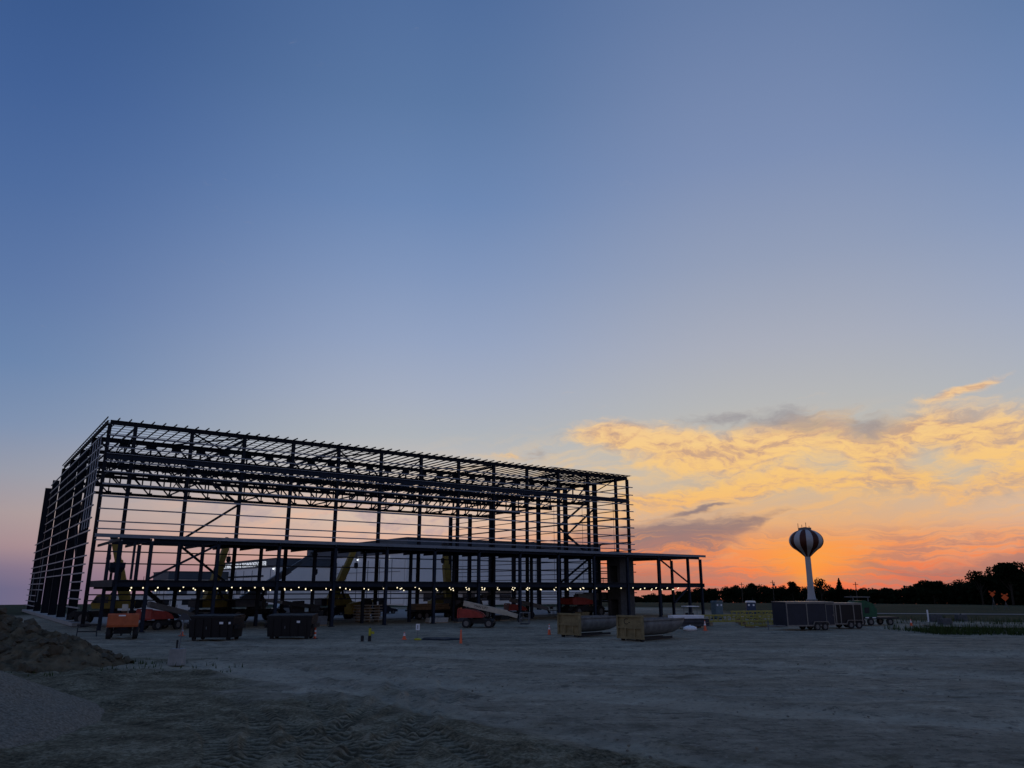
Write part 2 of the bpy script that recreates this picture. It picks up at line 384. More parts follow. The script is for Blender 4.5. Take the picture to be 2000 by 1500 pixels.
def text_mesh(body, size, depth=0.02, mat='mark', name='lettering'):
    cu = bpy.data.curves.new('t', 'FONT'); cu.body = body; cu.size = size; cu.extrude = depth; cu.align_x = 'LEFT'
    o = bpy.data.objects.new('t', cu); col.objects.link(o)
    bpy.context.view_layer.update()
    me = bpy.data.meshes.new_from_object(o); bpy.data.objects.remove(o)
    me.materials.clear(); me.materials.append(M[mat]); me.name = name
    return me

def b1(name, mat, parent, *a, loc=None):          # one box part
    return MB().box(*a).build(name, mat, parent, loc)

def ground_z(x, y):
    r = math.hypot(x, y)
    t = max(0.0, r-190.0)
    return -0.0165*t*t/(t+60.0)

# ================================================================== ground
def vnoise(x, y, seed):
    xi = np.floor(x).astype(np.int64); yi = np.floor(y).astype(np.int64); fx = x-xi; fy = y-yi
    fx = fx*fx*(3-2*fx); fy = fy*fy*(3-2*fy)
    def hsh(a, b):
        h = (a*374761393 + b*668265263 + seed*1442695041) & 0x7fffffff
        h = ((h ^ (h >> 13))*1274126177) & 0x7fffffff
        return ((h ^ (h >> 16)) & 0xffff)/65535.0
    return (hsh(xi, yi)*(1-fx)+hsh(xi+1, yi)*fx)*(1-fy)+(hsh(xi, yi+1)*(1-fx)+hsh(xi+1, yi+1)*fx)*fy
def fbm(x, y, seed, o=4):
    t = 0; a = 0.5; f = 1.0
    for k in range(o): t = t+a*vnoise(x*f, y*f, seed+k*17); a *= 0.5; f *= 2.03
    return t/(1-0.5**o)
def sstep(x, a, b):
    t = np.clip((x-a)/(b-a), 0, 1); return t*t*(3-2*t)

def make_ground():
    ang = np.concatenate([np.arange(-180, -50, 6.0), np.arange(-50, 50.01, 0.125), np.arange(56, 180, 6.0)])
    rad = np.concatenate([np.array([0.4, 3, 6, 9, 12]), np.exp(np.arange(math.log(14.5), math.log(115), 0.0052)), np.exp(np.linspace(math.log(116), math.log(5000), 70))])
    AA, RR = np.meshgrid(np.radians(ang), rad)
    X = RR*np.sin(AA); Y = RR*np.cos(AA)
    t = np.maximum(0, RR-190.0); Z = -0.0165*t*t/(t+60.0)
    # soil: rough clay in the left foreground, edge line seen from above
    pts = np.array([(-60, 52), (-24, 46), (-16, 43), (-11, 33), (-1.5, 25.5), (4.0, 20), (12, 12)], float)
    edge = np.interp(X, pts[:, 0], pts[:, 1])
    wob = (fbm(X*0.22, Y*0.22, 3)-0.5)*9 + (fbm(X*0.9, Y*0.9, 5)-0.5)*6
    soil = sstep(edge + wob - Y, -2.6, 2.8)*sstep(60-RR, 0, 6)
    near = sstep(115-RR, 0, 35)*sstep(RR, 10, 14)
    Z += near*((fbm(X*0.16, Y*0.16, 21)-0.5)*0.22 + (fbm(X*0.9, Y*0.9, 31, 4)-0.5)*0.085)
    lump = fbm(X*2.6, Y*2.6, 41, 4)
    Z += near*soil*((lump-0.5)*0.20*sstep(fbm(X*0.35, Y*0.35, 47), 0.35, 0.65) + (fbm(X*0.5, Y*0.5, 51)-0.5)*0.22)
    Z += near*(1-soil)*(vnoise(X*7, Y*7, 61)-0.5)*0.022
    # tracked-machine marks: curved belts with cleat ridges
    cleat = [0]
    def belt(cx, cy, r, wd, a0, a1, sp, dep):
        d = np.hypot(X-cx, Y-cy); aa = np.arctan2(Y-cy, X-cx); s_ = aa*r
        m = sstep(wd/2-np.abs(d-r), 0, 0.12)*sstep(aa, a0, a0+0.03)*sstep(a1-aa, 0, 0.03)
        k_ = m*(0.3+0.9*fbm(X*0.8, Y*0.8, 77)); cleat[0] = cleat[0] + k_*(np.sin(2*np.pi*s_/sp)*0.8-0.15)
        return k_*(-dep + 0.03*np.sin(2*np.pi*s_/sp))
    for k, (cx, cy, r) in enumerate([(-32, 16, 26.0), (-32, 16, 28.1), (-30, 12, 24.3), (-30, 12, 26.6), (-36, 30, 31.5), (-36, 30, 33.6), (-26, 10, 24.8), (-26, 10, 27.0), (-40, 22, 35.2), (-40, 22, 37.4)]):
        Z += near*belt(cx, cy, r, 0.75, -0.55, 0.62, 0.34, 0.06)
        d_b = np.abs(np.hypot(X-cx, Y-cy)-r); aa_b = np.arctan2(Y-cy, X-cx)
        Z += near*0.06*np.exp(-((d_b-0.5)/0.12)**2)*sstep(aa_b, -0.55, -0.5)*sstep(0.62-aa_b, 0, 0.05)*sstep(fbm(X*0.6, Y*0.6, 70+k), 0.35, 0.6)
    # wheel ruts sweeping across the gravel
    rut = 0
    for cx, cy, r in [(30, 128, 78), (30, 128, 80), (46, 140, 104), (46, 140, 106), (10, 150, 118), (10, 150, 120.2), (60, 120, 96), (-20, 130, 95), (-20, 130, 97), (24, 118, 86), (24, 118, 88.2), (70, 150, 130), (70, 150, 132)]:
        d = np.abs(np.hypot(X-cx, Y-cy)-r + (fbm(X*0.1, Y*0.1, 90)-0.5)*1.6)
        rut = np.maximum(rut, sstep(0.42-d, 0, 0.3)*sstep(fbm(X*0.12, Y*0.12, int(r)), 0.32, 0.6))
    def lane(pts, wd):
        d = np.full_like(X, 1e9)
        for (x0, y0), (x1, y1) in zip(pts[:-1], pts[1:]):
            vx, vy = x1-x0, y1-y0; t_ = np.clip(((X-x0)*vx+(Y-y0)*vy)/(vx*vx+vy*vy), 0, 1)
            d = np.minimum(d, np.hypot(X-x0-t_*vx, Y-y0-t_*vy))
        return d + (fbm(X*0.3, Y*0.3, 95)-0.5)*wd*0.8
    pale = 0
    for pts, wd in (([(22, 20.9), (10.2, 26.0), (0, 32.5), (-8.9, 38.5), (-21.0, 43.5)], 3.2), ([(4.9, 18.9), (0, 24.0), (-7.0, 33.0), (-16.8, 42.4)], 1.6),
                    ([(26.5, 34.5), (16.2, 42.0), (0, 47.0), (-15.5, 52)], 4.0), ([(38, 47.2), (20, 52.5), (0, 55), (-20.5, 57.5)], 3.0)):
        d = lane(pts, wd)
        pale = np.maximum(pale, sstep(wd/2-d, -0.5, 0.9)*(0.35+0.8*fbm(X*0.5, Y*0.5, int(wd*9))))
        Z += near*(0.09*np.exp(-((d-wd/2-0.25)/0.35)**2)*sstep(fbm(X*0.25, Y*0.25, 88), 0.3, 0.6) - 0.05*sstep(wd/2-d, 0, 0.4))
        for q in (-1, 1):
            e_ = np.abs(d-0.85); rut = np.maximum(rut, 0.7*sstep(0.32-e_, 0, 0.2)*sstep(fbm(X*0.2, Y*0.2, 66), 0.4, 0.6))
    soil = soil*(1-0.75*np.clip(pale, 0, 1))
    Z -= near*(1-soil)*rut*0.05
    # grass: beyond the lot
    gx = (fbm(X*0.05, Y*0.05, 101)-0.5)*10
    grass = np.maximum(sstep(X*0.55+Y*0.55+gx - 84, 0, 3)*sstep(X, 30, 40), sstep(RR+gx-168, 0, 12))
    grass = np.maximum(grass, sstep(-X*0.9 + gx*0.6 - 62, 0, 6)*sstep(RR, 60, 80))
    n = AA.shape[1]; m = AA.shape[0]
    V = np.stack([X, Y, Z], -1).reshape(-1, 3)
    i = np.arange(m*n).reshape(m, n)
    F = np.stack([i[:-1], np.roll(i, -1, 1)[:-1], np.roll(i, -1, 1)[1:], i[1:]], -1).reshape(-1, 4)
    me = bpy.data.meshes.new('ground')
    me.vertices.add(len(V)); me.vertices.foreach_set('co', V.ravel())
    me.loops.add(F.size); me.loops.foreach_set('vertex_index', F[:, ::-1].ravel().astype(np.int32))
    me.polygons.add(len(F)); me.polygons.foreach_set('loop_start', np.arange(0, F.size, 4, dtype=np.int32))
    me.update(calc_edges=True)
    me.polygons.foreach_set('use_smooth', np.ones(len(F), bool))
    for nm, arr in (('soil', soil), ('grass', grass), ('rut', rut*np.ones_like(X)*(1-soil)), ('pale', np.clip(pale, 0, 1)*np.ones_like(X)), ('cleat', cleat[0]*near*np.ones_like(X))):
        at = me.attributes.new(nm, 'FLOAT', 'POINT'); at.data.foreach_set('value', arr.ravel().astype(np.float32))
    mt = bpy.data.materials.new('site ground'); mt.use_nodes = True; nt = mt.node_tree; g = NG(nt); b = nt.nodes['Principled BSDF']
    tcn = nt.nodes.new('ShaderNodeTexCoord'); P = tcn.outputs['Object']
    def att(nm):
        a = nt.nodes.new('ShaderNodeAttribute'); a.attribute_name = nm; return a.outputs['Fac']
    big = g.noise(P, 0.09, 4.0, 0.6); mid = g.noise(P, 0.7, 5.0, 0.65); fine_ = g.noise(P, 9.0, 5.0, 0.7); grit = g.noise(P, 42.0, 3.0, 0.7)
    px_, py_, pz_ = g.xyz(P)
    sv = g.vec(g.add(g.mul(px_, 0.10), g.mul(py_, 0.03)), g.sub(g.mul(py_, 0.75), g.mul(px_, 0.10)), 0.0)
    strk = g.noise(sv, 1.0, 6.0, 0.62); sv2 = g.vec(g.mul(px_, 0.35), g.add(g.mul(py_, 1.5), g.mul(px_, 0.12)), 3.0); strk2 = g.noise(sv2, 1.0, 5.0, 0.65)
    gravel = g.ramp(g.add(g.add(g.mul(mid, 0.3), g.mul(big, 0.25)), g.add(g.mul(strk, 0.3), g.mul(strk2, 0.15))), [(0.41, (0.15, 0.130, 0.092)), (0.47, (0.27, 0.234, 0.168)), (0.53, (0.355, 0.308, 0.222)), (0.60, (0.52, 0.452, 0.328))])
    gravel = g.mix(g.mul(g.smooth(g.add(g.mul(strk2, 0.5), g.mul(g.noise(P, 1.7, 5.0, 0.7), 0.5)), 0.53, 0.60), 0.75), gravel, (0.085, 0.076, 0.058))
    gravel = g.mix(g.mul(g.smooth(g.add(g.mul(grit, 0.6), g.mul(fine_, 0.4)), 0.46, 0.62), 0.5), gravel, (0.17, 0.155, 0.12))
    gravel = g.mix(g.mul(att('rut'), 0.35), gravel, (0.42, 0.385, 0.30))
    gravel = g.mix(g.mul(att('pale'), 0.55), gravel, (0.50, 0.44, 0.325))
    crumb = g.noise(P, 4.2, 6.0, 0.75); crumb2 = g.noise(P, 2.1, 6.0, 0.72)
    gravel = g.mix(g.mul(g.smooth(crumb, 0.53, 0.63), 0.45), gravel, (0.10, 0.09, 0.068))
    gravel = g.mix(g.mul(g.smooth(g.sub(1.0, crumb), 0.56, 0.66), 0.45), gravel, (0.50, 0.455, 0.36))
    gravel = g.mix(g.mul(g.smooth(crumb2, 0.58, 0.66), 0.5), gravel, (0.09, 0.08, 0.06))
    soilc = g.ramp(g.add(g.mul(mid, 0.5), g.mul(fine_, 0.5)), [(0.38, (0.055, 0.046, 0.028)), (0.5, (0.165, 0.14, 0.086)), (0.62, (0.34, 0.30, 0.20))])
    soilc = g.mix(g.mul(g.smooth(crumb, 0.52, 0.62), 0.6), soilc, (0.045, 0.038, 0.024))
    soilc = g.mix(g.mul(g.smooth(g.sub(1.0, crumb2), 0.56, 0.66), 0.5), soilc, (0.30, 0.265, 0.185))
    soilc = g.mix(g.mul(g.smooth(att('cleat'), 0.0, 0.45), 0.5), soilc, (0.33, 0.295, 0.21))  # cleat crests lightened: ridge relief shading painted into the soil colour
    soilc = g.mix(g.mul(g.smooth(g.mul(att('cleat'), -1.0), 0.06, 0.45), 0.6), soilc, (0.05, 0.043, 0.028))  # cleat grooves darkened in colour, standing in for their shade
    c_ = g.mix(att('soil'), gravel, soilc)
    grassc = g.ramp(g.add(g.mul(mid, 0.4), g.mul(big, 0.6)), [(0.36, (0.018, 0.028, 0.012)), (0.6, (0.042, 0.052, 0.024)), (0.75, (0.068, 0.068, 0.036))])
    c_ = g.mix(att('grass'), c_, grassc)
    nt.links.new(c_, b.inputs['Base Color']); b.inputs['Roughness'].default_value = 0.95; b.inputs['Specular IOR Level'].default_value = 0.08
    bn = nt.nodes.new('ShaderNodeBump'); bn.inputs['Strength'].default_value = 0.9; bn.inputs['Distance'].default_value = 0.09
    nt.links.new(g.add(g.mul(fine_, 0.7), g.mul(grit, 0.3)), bn.inputs['Height']); nt.links.new(bn.outputs[0], b.inputs['Normal'])
    me.materials.append(mt)
    o = bpy.data.objects.new('ground', me); col.objects.link(o)
    return tag(o, kind='structure')
make_ground()

# far access road, a thin grey strip through the grass
rd = MB(); prev = None; pts = []
for k in range(30):
    x = 58+k*6.0; y = 128-k*1.2; pts.append((x, y))
for (x, y) in pts:
    for q in (-1.6, 1.6): rd.v.append((x+q*0.2, y+q, ground_z(x, y)+0.06))
for k in range(len(pts)-1): rd.f.append((2*k, 2*k+2, 2*k+3, 2*k+1))
tag(rd.build('access_road', 'concrete'), kind='structure')
# gravel shoulder behind the weeds
gs = MB(); P0 = [(43, 82), (52, 78.5), (62, 77), (80, 78)]; P1 = [(44.5, 88), (54, 86), (66, 86), (84, 88)]
for i_ in range(4): gs.v += [(P0[i_][0], P0[i_][1], 0.14), (P1[i_][0], P1[i_][1], 0.16)]
for i_ in range(3): gs.f.append((2*i_, 2*i_+2, 2*i_+3, 2*i_+1))
tag(gs.build('gravel_path', 'gravelpile'), kind='structure')

# ================================================================== the new steel building (grid axes: a along the front, p away from it)
ANG = R(35.4057)
E1 = Vector((math.cos(ANG), math.sin(ANG), 0)); E2 = Vector((-math.sin(ANG), math.cos(ANG), 0))
def W(a, p, z=0.0): return E1*a + E2*p + Vector((0, 0, z))
A0, P0_ = 51.8, 94.5
def Lc(a, p, z): return Vector((a-A0, p-P0_, z))

hangar = thing('steel_hangar', 'tall open steel frame of an unfinished hangar with bare girts and roof joists', 'building', W(A0, P0_), ANG)
ROOF = 22.15
fa = [12.1] + [14.75+6.135*k for k in range(13)] + [91.0]
# front columns
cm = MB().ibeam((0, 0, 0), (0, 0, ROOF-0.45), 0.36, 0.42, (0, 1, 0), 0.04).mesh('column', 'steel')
for a in fa: obj('column', cm, hangar, Lc(a, 94.5, 0))
bp = MB().box(0, 0, 0.03, 0.7, 0.7, 0.06).mesh('base_plate', 'steel')
for a in fa: obj('base_plate', bp, hangar, Lc(a, 94.5, 0))
# side columns, wide along the front direction
LROWS = [104.8, 115.1, 125.4, 135.7]; RROWS = [102.7, 110.9, 119.1, 127.3, 135.5]
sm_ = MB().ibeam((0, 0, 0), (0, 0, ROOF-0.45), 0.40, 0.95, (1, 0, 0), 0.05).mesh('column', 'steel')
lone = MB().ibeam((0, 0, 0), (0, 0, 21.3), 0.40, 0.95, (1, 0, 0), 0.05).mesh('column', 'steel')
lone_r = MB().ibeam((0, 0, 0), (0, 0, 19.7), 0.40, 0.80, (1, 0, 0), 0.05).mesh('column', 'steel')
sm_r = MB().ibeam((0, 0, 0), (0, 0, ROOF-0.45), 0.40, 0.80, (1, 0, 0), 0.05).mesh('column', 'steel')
for p in LROWS: obj('column', sm_, hangar, Lc(12.15, p, 0))
for p in (148.0, 160.5): obj('column', lone, hangar, Lc(12.15, p, 0))
for p in RROWS: obj('column', sm_r, hangar, Lc(90.9, p, 0))
for p in (143.7, 151.9): obj('column', lone_r, hangar, Lc(90.9, p, 0))
# eave beams
for i in range(len(fa)-1):
    MB().ibeam(Lc(fa[i], 94.5, ROOF-0.28), Lc(fa[i+1], 94.5, ROOF-0.28), 0.26, 0.50, (0, 0, 1), 0.04).build('eave_beam', 'steel', hangar)
for p0, p1 in zip([94.5]+LROWS[:-1], LROWS):
    MB().ibeam(Lc(11.9, p0, ROOF-0.28), Lc(11.9, p1, ROOF-0.28), 0.22, 0.36, (0, 0, 1), 0.03).build('eave_beam', 'steel', hangar)
for p0, p1 in zip([94.5]+RROWS[:-1], RROWS):
    MB().ibeam(Lc(91.1, p0, ROOF-0.28), Lc(91.1, p1, ROOF-0.28), 0.22, 0.36, (0, 0, 1), 0.03).build('eave_beam', 'steel', hangar)
# front girts, bay by bay, and the deep wind beam
GZ = [20.4, 19.1, 17.5, 16.35, 15.0, 13.65, 12.3, 10.95, 10.15, 8.95, 7.75, 6.5, 3.25, 2.65]
for z in GZ:
    th_ = 0.13 if z not in (15.0, 13.65) else 0.19
    for i in range(len(fa)-1):
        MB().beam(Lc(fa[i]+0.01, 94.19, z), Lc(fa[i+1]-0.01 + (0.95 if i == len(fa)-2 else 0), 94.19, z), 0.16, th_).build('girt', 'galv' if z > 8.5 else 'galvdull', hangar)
for i in range(len(fa)-1):
    MB().ibeam(Lc(fa[i]+0.01, 94.15, 18.02), Lc(fa[i+1]-0.01, 94.15, 18.02), 0.26, 0.60, (0, 0, 1), 0.04).build('wind_beam', 'steel2', hangar)
    MB().box((fa[i]+fa[i+1])/2-A0, 94.05-P0_, 18.33, fa[i+1]-fa[i]-0.02, 0.16, 0.05).build('wind_beam_edge', 'galv', hangar)
# side girts
SG = [20.4, 19.1, 18.0, 16.7, 15.35, 14.0, 12.65, 11.3, 9.95, 8.6, 7.3, 6.4, 5.5, 4.6, 3.7, 2.8, 1.9]
for z in SG:
    rows = [94.5]+LROWS+[148.0] + ([161.6] if z < 12 else [])
    if z < 5: rows = [94.5, 104.8, 115.1] if z < 3.0 else rows
    for q0, q1 in zip(rows[:-1], rows[1:]):
        if z < 5.0 and 104 < q0 < 135: continue
        MB().beam(Lc(11.55, q0+0.01, z), Lc(11.55, q1-0.01, z), 0.14, 0.13).build('side_girt', 'galv', hangar)
    rows = [94.5]+RROWS+[143.7, 151.9]
    for q0, q1 in zip(rows[:-1:2], rows[2::2]+[rows[-1]]):
        if z < 19.5 or q1 < 136:
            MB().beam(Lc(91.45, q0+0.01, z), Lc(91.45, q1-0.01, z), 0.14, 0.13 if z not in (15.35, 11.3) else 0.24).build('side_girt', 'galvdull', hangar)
for q0, q1 in ((151.9, 161.6),):
    for z in (3.7, 2.8, 1.9, 1.2): MB().beam(Lc(11.55, 146, z), Lc(11.55, 163, z), 0.14, 0.12).build('side_girt', 'galv', hangar)
# sag rods on the walls
for p in (98.6, 106.8, 115.0, 123.2): MB().cyl(Lc(91.45, p, 2.8), Lc(91.45, p, 19.0), 0.035, n=5).build('sag_rod', 'galvdull', hangar)
for p in (142.0, 154.0): MB().cyl(Lc(11.5, p, 1.9), Lc(11.5, p, 6.4 if p > 150 else 8.6), 0.05, n=5).build('sag_rod', 'galv', hangar)
# light studs of the stair bay at the near left corner
for k in range(4): MB().beam(Lc(11.5, 95.2+k*1.9, 10.3), Lc(11.5, 95.2+k*1.9, 20.35), 0.10, 0.07, (1, 0, 0)).build('corner_stud', 'deck', hangar)
# roof joists running front to back, ends past the eave
jl = []
for k in range(67):
    a = 11.7 + k*1.2
    if a > 91.4: break
    jl.append(a)
    MB().beam(Lc(a, 93.6, ROOF+0.08), Lc(a, 136.3, ROOF+0.08), 0.075, 0.15).build('roof_joist', 'steel', hangar)
for k in range(24):
    p = 96.2 + k*1.68
    if p > 135.5: break
    MB().beam(Lc(11.7, p, ROOF-0.03), Lc(45.0 if p < 104 else 33.0 if p < 116 else 24.0, p, ROOF-0.03), 0.06, 0.05).build('bridging', 'steel', hangar)
# roof deck already laid at the right end, sheet by sheet (ribbed)
rib = MB(); wsh = 0.98
for k in range(4):
    y = -wsh/2 + wsh*k/4
    rib.quadbox([(0, y, 0), (1, y, 0), (1, y+0.15, 0), (0, y+0.15, 0), (0, y+0.03, 0.045), (1, y+0.03, 0.045), (1, y+0.12, 0.045), (0, y+0.12, 0.045)])
rib = MB().box(0.5, 0, 0, 1, 0.44, 0.012).box(0.5, -0.2, 0.012, 1, 0.03, 0.011).box(0.5, 0.2, 0.012, 1, 0.03, 0.011)
rm = rib.mesh('deck_sheet', 'deck')
for k in range(12):
    p = 94.3+k*0.88
    a0 = 74.6 + 0.3*math.sin(k*1.7) + 0.45*k
    o = obj('deck_sheet', rm, hangar, Lc(a0, p, ROOF+0.21)); o.scale = (91.7-a0, 1, 1)
# trusses spanning side to side
DT = 3.2
gm = MB().box(0, 0, 0, 1.15, 0.05, 0.85).mesh('gusset', 'steel')
gm2 = MB().box(0, 0, 0, 0.8, 0.05, 0.6).mesh('gusset', 'steel')
npan = 26; pa = [12.4 + (90.7-12.4)*k/npan for k in range(npan+1)]
zt, zb = ROOF-0.55, ROOF-0.55-DT
vm = MB().beam((0, 0, zb), (0, 0, zt), 0.18, 0.18, (0, 1, 0)).mesh('vertical', 'steel')
d_up = MB().beam((0, 0, zb), (pa[1]-pa[0], 0, zt), 0.18, 0.22, (0, 1, 0)).mesh('diagonal', 'steel')
d_dn = MB().beam((0, 0, zt), (pa[1]-pa[0], 0, zb), 0.18, 0.22, (0, 1, 0)).mesh('diagonal', 'steel')
for p in LROWS:
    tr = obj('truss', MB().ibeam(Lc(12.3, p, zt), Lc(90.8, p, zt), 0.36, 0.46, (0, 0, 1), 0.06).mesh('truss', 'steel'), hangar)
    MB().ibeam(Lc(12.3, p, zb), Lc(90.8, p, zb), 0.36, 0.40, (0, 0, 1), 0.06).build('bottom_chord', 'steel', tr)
    for k, a in enumerate(pa):
        obj('vertical', vm, tr, Lc(a, p, 0))
        if k < npan: obj('diagonal', d_dn if k < npan/2 else d_up, tr, Lc(a, p, 0))
        obj('gusset', gm, tr, Lc(a, p, zt-0.3)); obj('gusset', gm2, tr, Lc(a, p, zb+0.1))
# longitudinal struts tying the trusses
for a in [fa[i] for i in range(1, 14, 2)]:
    for z in (zt-0.1, zb+0.05):
        for q0, q1 in zip([94.9]+LROWS[:-1], LROWS): MB().beam(Lc(a, q0+0.02, z), Lc(a, q1-0.02, z), 0.14, 0.2).build('tie_strut', 'steel', hangar)
    for q0, q1 in zip([94.9]+LROWS[:-1], LROWS): MB().beam(Lc(a+0.16, q0+0.1, zt-0.2), Lc(a+0.16, q1-0.1, zb+0.2), 0.12, 0.12).build('sway_brace', 'steel', hangar)
# roof plane bracing
for i0, i1 in ((2, 3), (3, 2), (5, 6), (6, 5), (8, 9), (9, 8), (12, 11), (11, 12), (13, 12)):
    MB().beam(Lc(fa[i0], 94.8, ROOF-0.42), Lc(fa[i1], 104.6, ROOF-0.42), 0.14, 0.14).build('roof_brace', 'steel', hangar)
# wall bracing
def brace(pts, parent, w_=0.24, m_='steel', nm='brace'):
    for q0, q1 in zip(pts[:-1], pts[1:]): MB().beam(q0, q1, w_, w_, (0, 1, 0)).build(nm, m_, parent)
F_ = 94.62
brace([Lc(fa[2], F_, 9.2), Lc(fa[3], F_, 13.6), Lc(fa[2], F_, 18.0)], hangar)
brace([Lc(fa[2], F_, 8.6), Lc(fa[3], F_, 4.1)], hangar)
brace([Lc(fa[12], F_, 17.5), Lc(fa[11], F_, 13.2), Lc(fa[12], F_, 9.0)], hangar)
brace([Lc(fa[12], F_, 8.5), Lc(fa[11], F_, 4.6)], hangar); brace([Lc(fa[12], F_, 7.2), Lc(fa[11]+0.8, F_, 3.8)], hangar)
brace([Lc(90.9, 102.7, 17.6), Lc(90.9, 110.9, 13.2), Lc(90.9, 102.7, 9.2)], hangar, m_='steel2')
brace([Lc(12.2, 104.8, 4.2), Lc(12.2, 112.5, 11.5), Lc(12.2, 104.8, 17.5)], hangar, 0.3)
# foundation wall along the left side
MB().span(11.2-A0, 12.9-A0, 95.2-P0_, 163-P0_, 0.05, 0.42).build('foundation_wall', 'concrete', hangar)
MB().span(12.95-A0, 90.2-A0, 95.0-P0_, 136-P0_, 0.02, 0.10).build('floor_slab', 'concrete', hangar)

# ================================================================== two-storey annex in front of the hangar
annex = thing('steel_annex', 'low two-storey steel annex frame with flat roof edge standing before the hangar', 'building', W(A0, 80.1), ANG)
def Ac(a, p, z): return Vector((a-A0, p-80.1, z))
ba = [12.45] + [15.13+6.145*k for k in range(13)] + [91.6]
acm = MB().ibeam((0, 0, 0), (0, 0, 8.12), 0.30, 0.34, (0, 1, 0), 0.03).mesh('column', 'steel2')
for a in ba: obj('column', acm, annex, Ac(a, 80.1, 0)); obj('column', acm, annex, Ac(a, 85.9, 0))
for a in ba: b1('base_plate', 'steel', annex, 0, 0, 0.03, 0.55, 0.55, 0.06, loc=Ac(a, 80.1, 0))
for i in range(len(ba)-1):
    MB().ibeam(Ac(ba[i]+0.16, 80.1, 4.30), Ac(ba[i+1]-0.16, 80.1, 4.30), 0.22, 0.50, (0, 0, 1), 0.03).build('floor_beam', 'steel2', annex)
    MB().ibeam(Ac(ba[i]+0.16, 85.9, 4.09), Ac(ba[i+1]-0.16, 85.9, 4.09), 0.26, 0.90, (0, 0, 1), 0.03).build('floor_beam', 'steel', annex)
    MB().beam(Ac(ba[i]+0.16, 94.0, 4.18), Ac(ba[i+1]-0.16, 94.0, 4.18), 0.26, 0.70).build('floor_beam', 'steel', annex)
    MB().ibeam(Ac(ba[i]+0.16, 80.1, 8.28), Ac(ba[i+1]-0.16, 80.1, 8.28), 0.22, 0.34, (0, 0, 1), 0.03).build('roof_beam', 'steel2', annex)
    MB().beam(Ac(ba[i]+0.16, 85.9, 8.28), Ac(ba[i+1]-0.16, 85.9, 8.28), 0.22, 0.34).build('roof_beam', 'steel', annex)
    for t in (0.0, 0.5):
        a = ba[i]+(ba[i+1]-ba[i])*t
        MB().beam(Ac(a, 80.3, 4.33), Ac(a, 85.7, 4.33), 0.12, 0.36).build('floor_joist', 'steel', annex)
        MB().beam(Ac(a, 86.1, 4.33), Ac(a, 93.8, 4.33), 0.12, 0.36).build('floor_joist', 'steel', annex)
        if i > 1 or t == 0.0: MB().beam(Ac(a, 80.3, 8.31), Ac(a, 93.8, 8.31), 0.12, 0.26).build('roof_joist', 'steel', annex)
    MB().span(ba[i]-A0+0.004, ba[i+1]-A0-0.004, -0.22, 13.85, 4.565, 4.66).build('floor_deck', 'steel', annex)
    if i > 1: MB().span(ba[i]-A0+0.004, ba[i+1]-A0-0.004, -0.42, 13.85, 8.46, 8.53).build('roof_deck', 'deck', annex)
fb = [10.2] + ba[2::2] + [92.3]
for q0, q1 in zip(fb[:-1], fb[1:]):
    MB().span(q0-A0+0.01, q1-A0-0.01, -0.56, -0.44, 8.42, 8.74).build('fascia', 'fascia', annex)
MB().span(ba[0]-A0-0.28, ba[0]-A0-0.04, -0.2, 13.9, 4.02, 4.66).build('edge_beam', 'steel', annex)
MB().span(ba[-1]-A0+0.06, ba[-1]-A0+0.34, -0.3, 13.9, 4.08, 4.62).build('edge_beam', 'steel', annex)
brace([Ac(ba[2], 80.12, 8.1), Ac(ba[1], 80.12, 4.7)], annex, 0.20, 'steel2'); 
brace([Ac(ba[12], 80.12, 8.15), Ac(ba[13], 80.12, 4.7)], annex, 0.18, 'steel2')
brace([Ac(ba[13]-0.2, 80.12, 4.0), Ac(ba[13]-3.2, 80.12, 1.9)], annex, 0.20, 'steel2')
# upper window posts
for a in (13.7, 17.6): 
    MB().beam(Ac(a, 80.1, 4.68), Ac(a, 80.1, 8.1), 0.2, 0.2, (0, 1, 0)).build('window_post', 'steel2', annex)
# stair to the second floor at the left
for s_ in (0, 1.1): MB().beam(Ac(16.0, 88.2+s_, 4.3), Ac(20.2, 88.2+s_, 0.9), 0.06, 0.32).build('stair_stringer', 'steel2', annex)
for k in range(15): MB().box(16.25-A0+k*0.275, 8.1+0.55, 4.0-k*0.222, 0.27, 1.02, 0.04).build('stair_tread', 'galvdull', annex)
for k in range(6): MB().beam(Ac(16.3+k*0.7, 88.15, 4.1-k*0.567), Ac(16.3+k*0.7, 88.15, 5.1-k*0.567), 0.05, 0.05, (0, 1, 0)).build('stair_baluster', 'galvdull', annex)
# concrete lift shaft with a door opening on its left face
sh = MB(); z0, z1 = 0.02, 8.2; a0_, a1_, q0, q1 = 77.6-A0, 80.3-A0, 2.6, 5.3
sh.span(a0_, a1_, q0, q0+0.22, z0, z1).span(a0_, a1_, q1-0.22, q1, z0, z1).span(a1_-0.22, a1_, q0+0.22, q1-0.22, z0, z1)
sh.span(a0_, a0_+0.22, q0+0.22, q0+0.55, z0, z1).span(a0_, a0_+0.22, q1-0.55, q1-0.22, z0, z1).span(a0_, a0_+0.22, q0+0.55, q1-0.55, 7.05, z1).span(a0_, a0_+0.22, q0+0.55, q1-0.55, 2.4, 4.7)
sh.build('lift_shaft', 'block', annex)
# temporary guard rails on the second floor
for z in (5.05, 5.45): MB().cyl(Ac(80.8, 92.5, z), Ac(88.0, 92.5, z), 0.05, n=6).build('guard_rail', 'galvdull', annex)
for a in (80.8, 83.2, 85.6, 88.0): MB().cyl(Ac(a, 92.5, 4.67), Ac(a, 92.5, 5.6), 0.05, n=6).build('guard_rail_post', 'galvdull', annex)

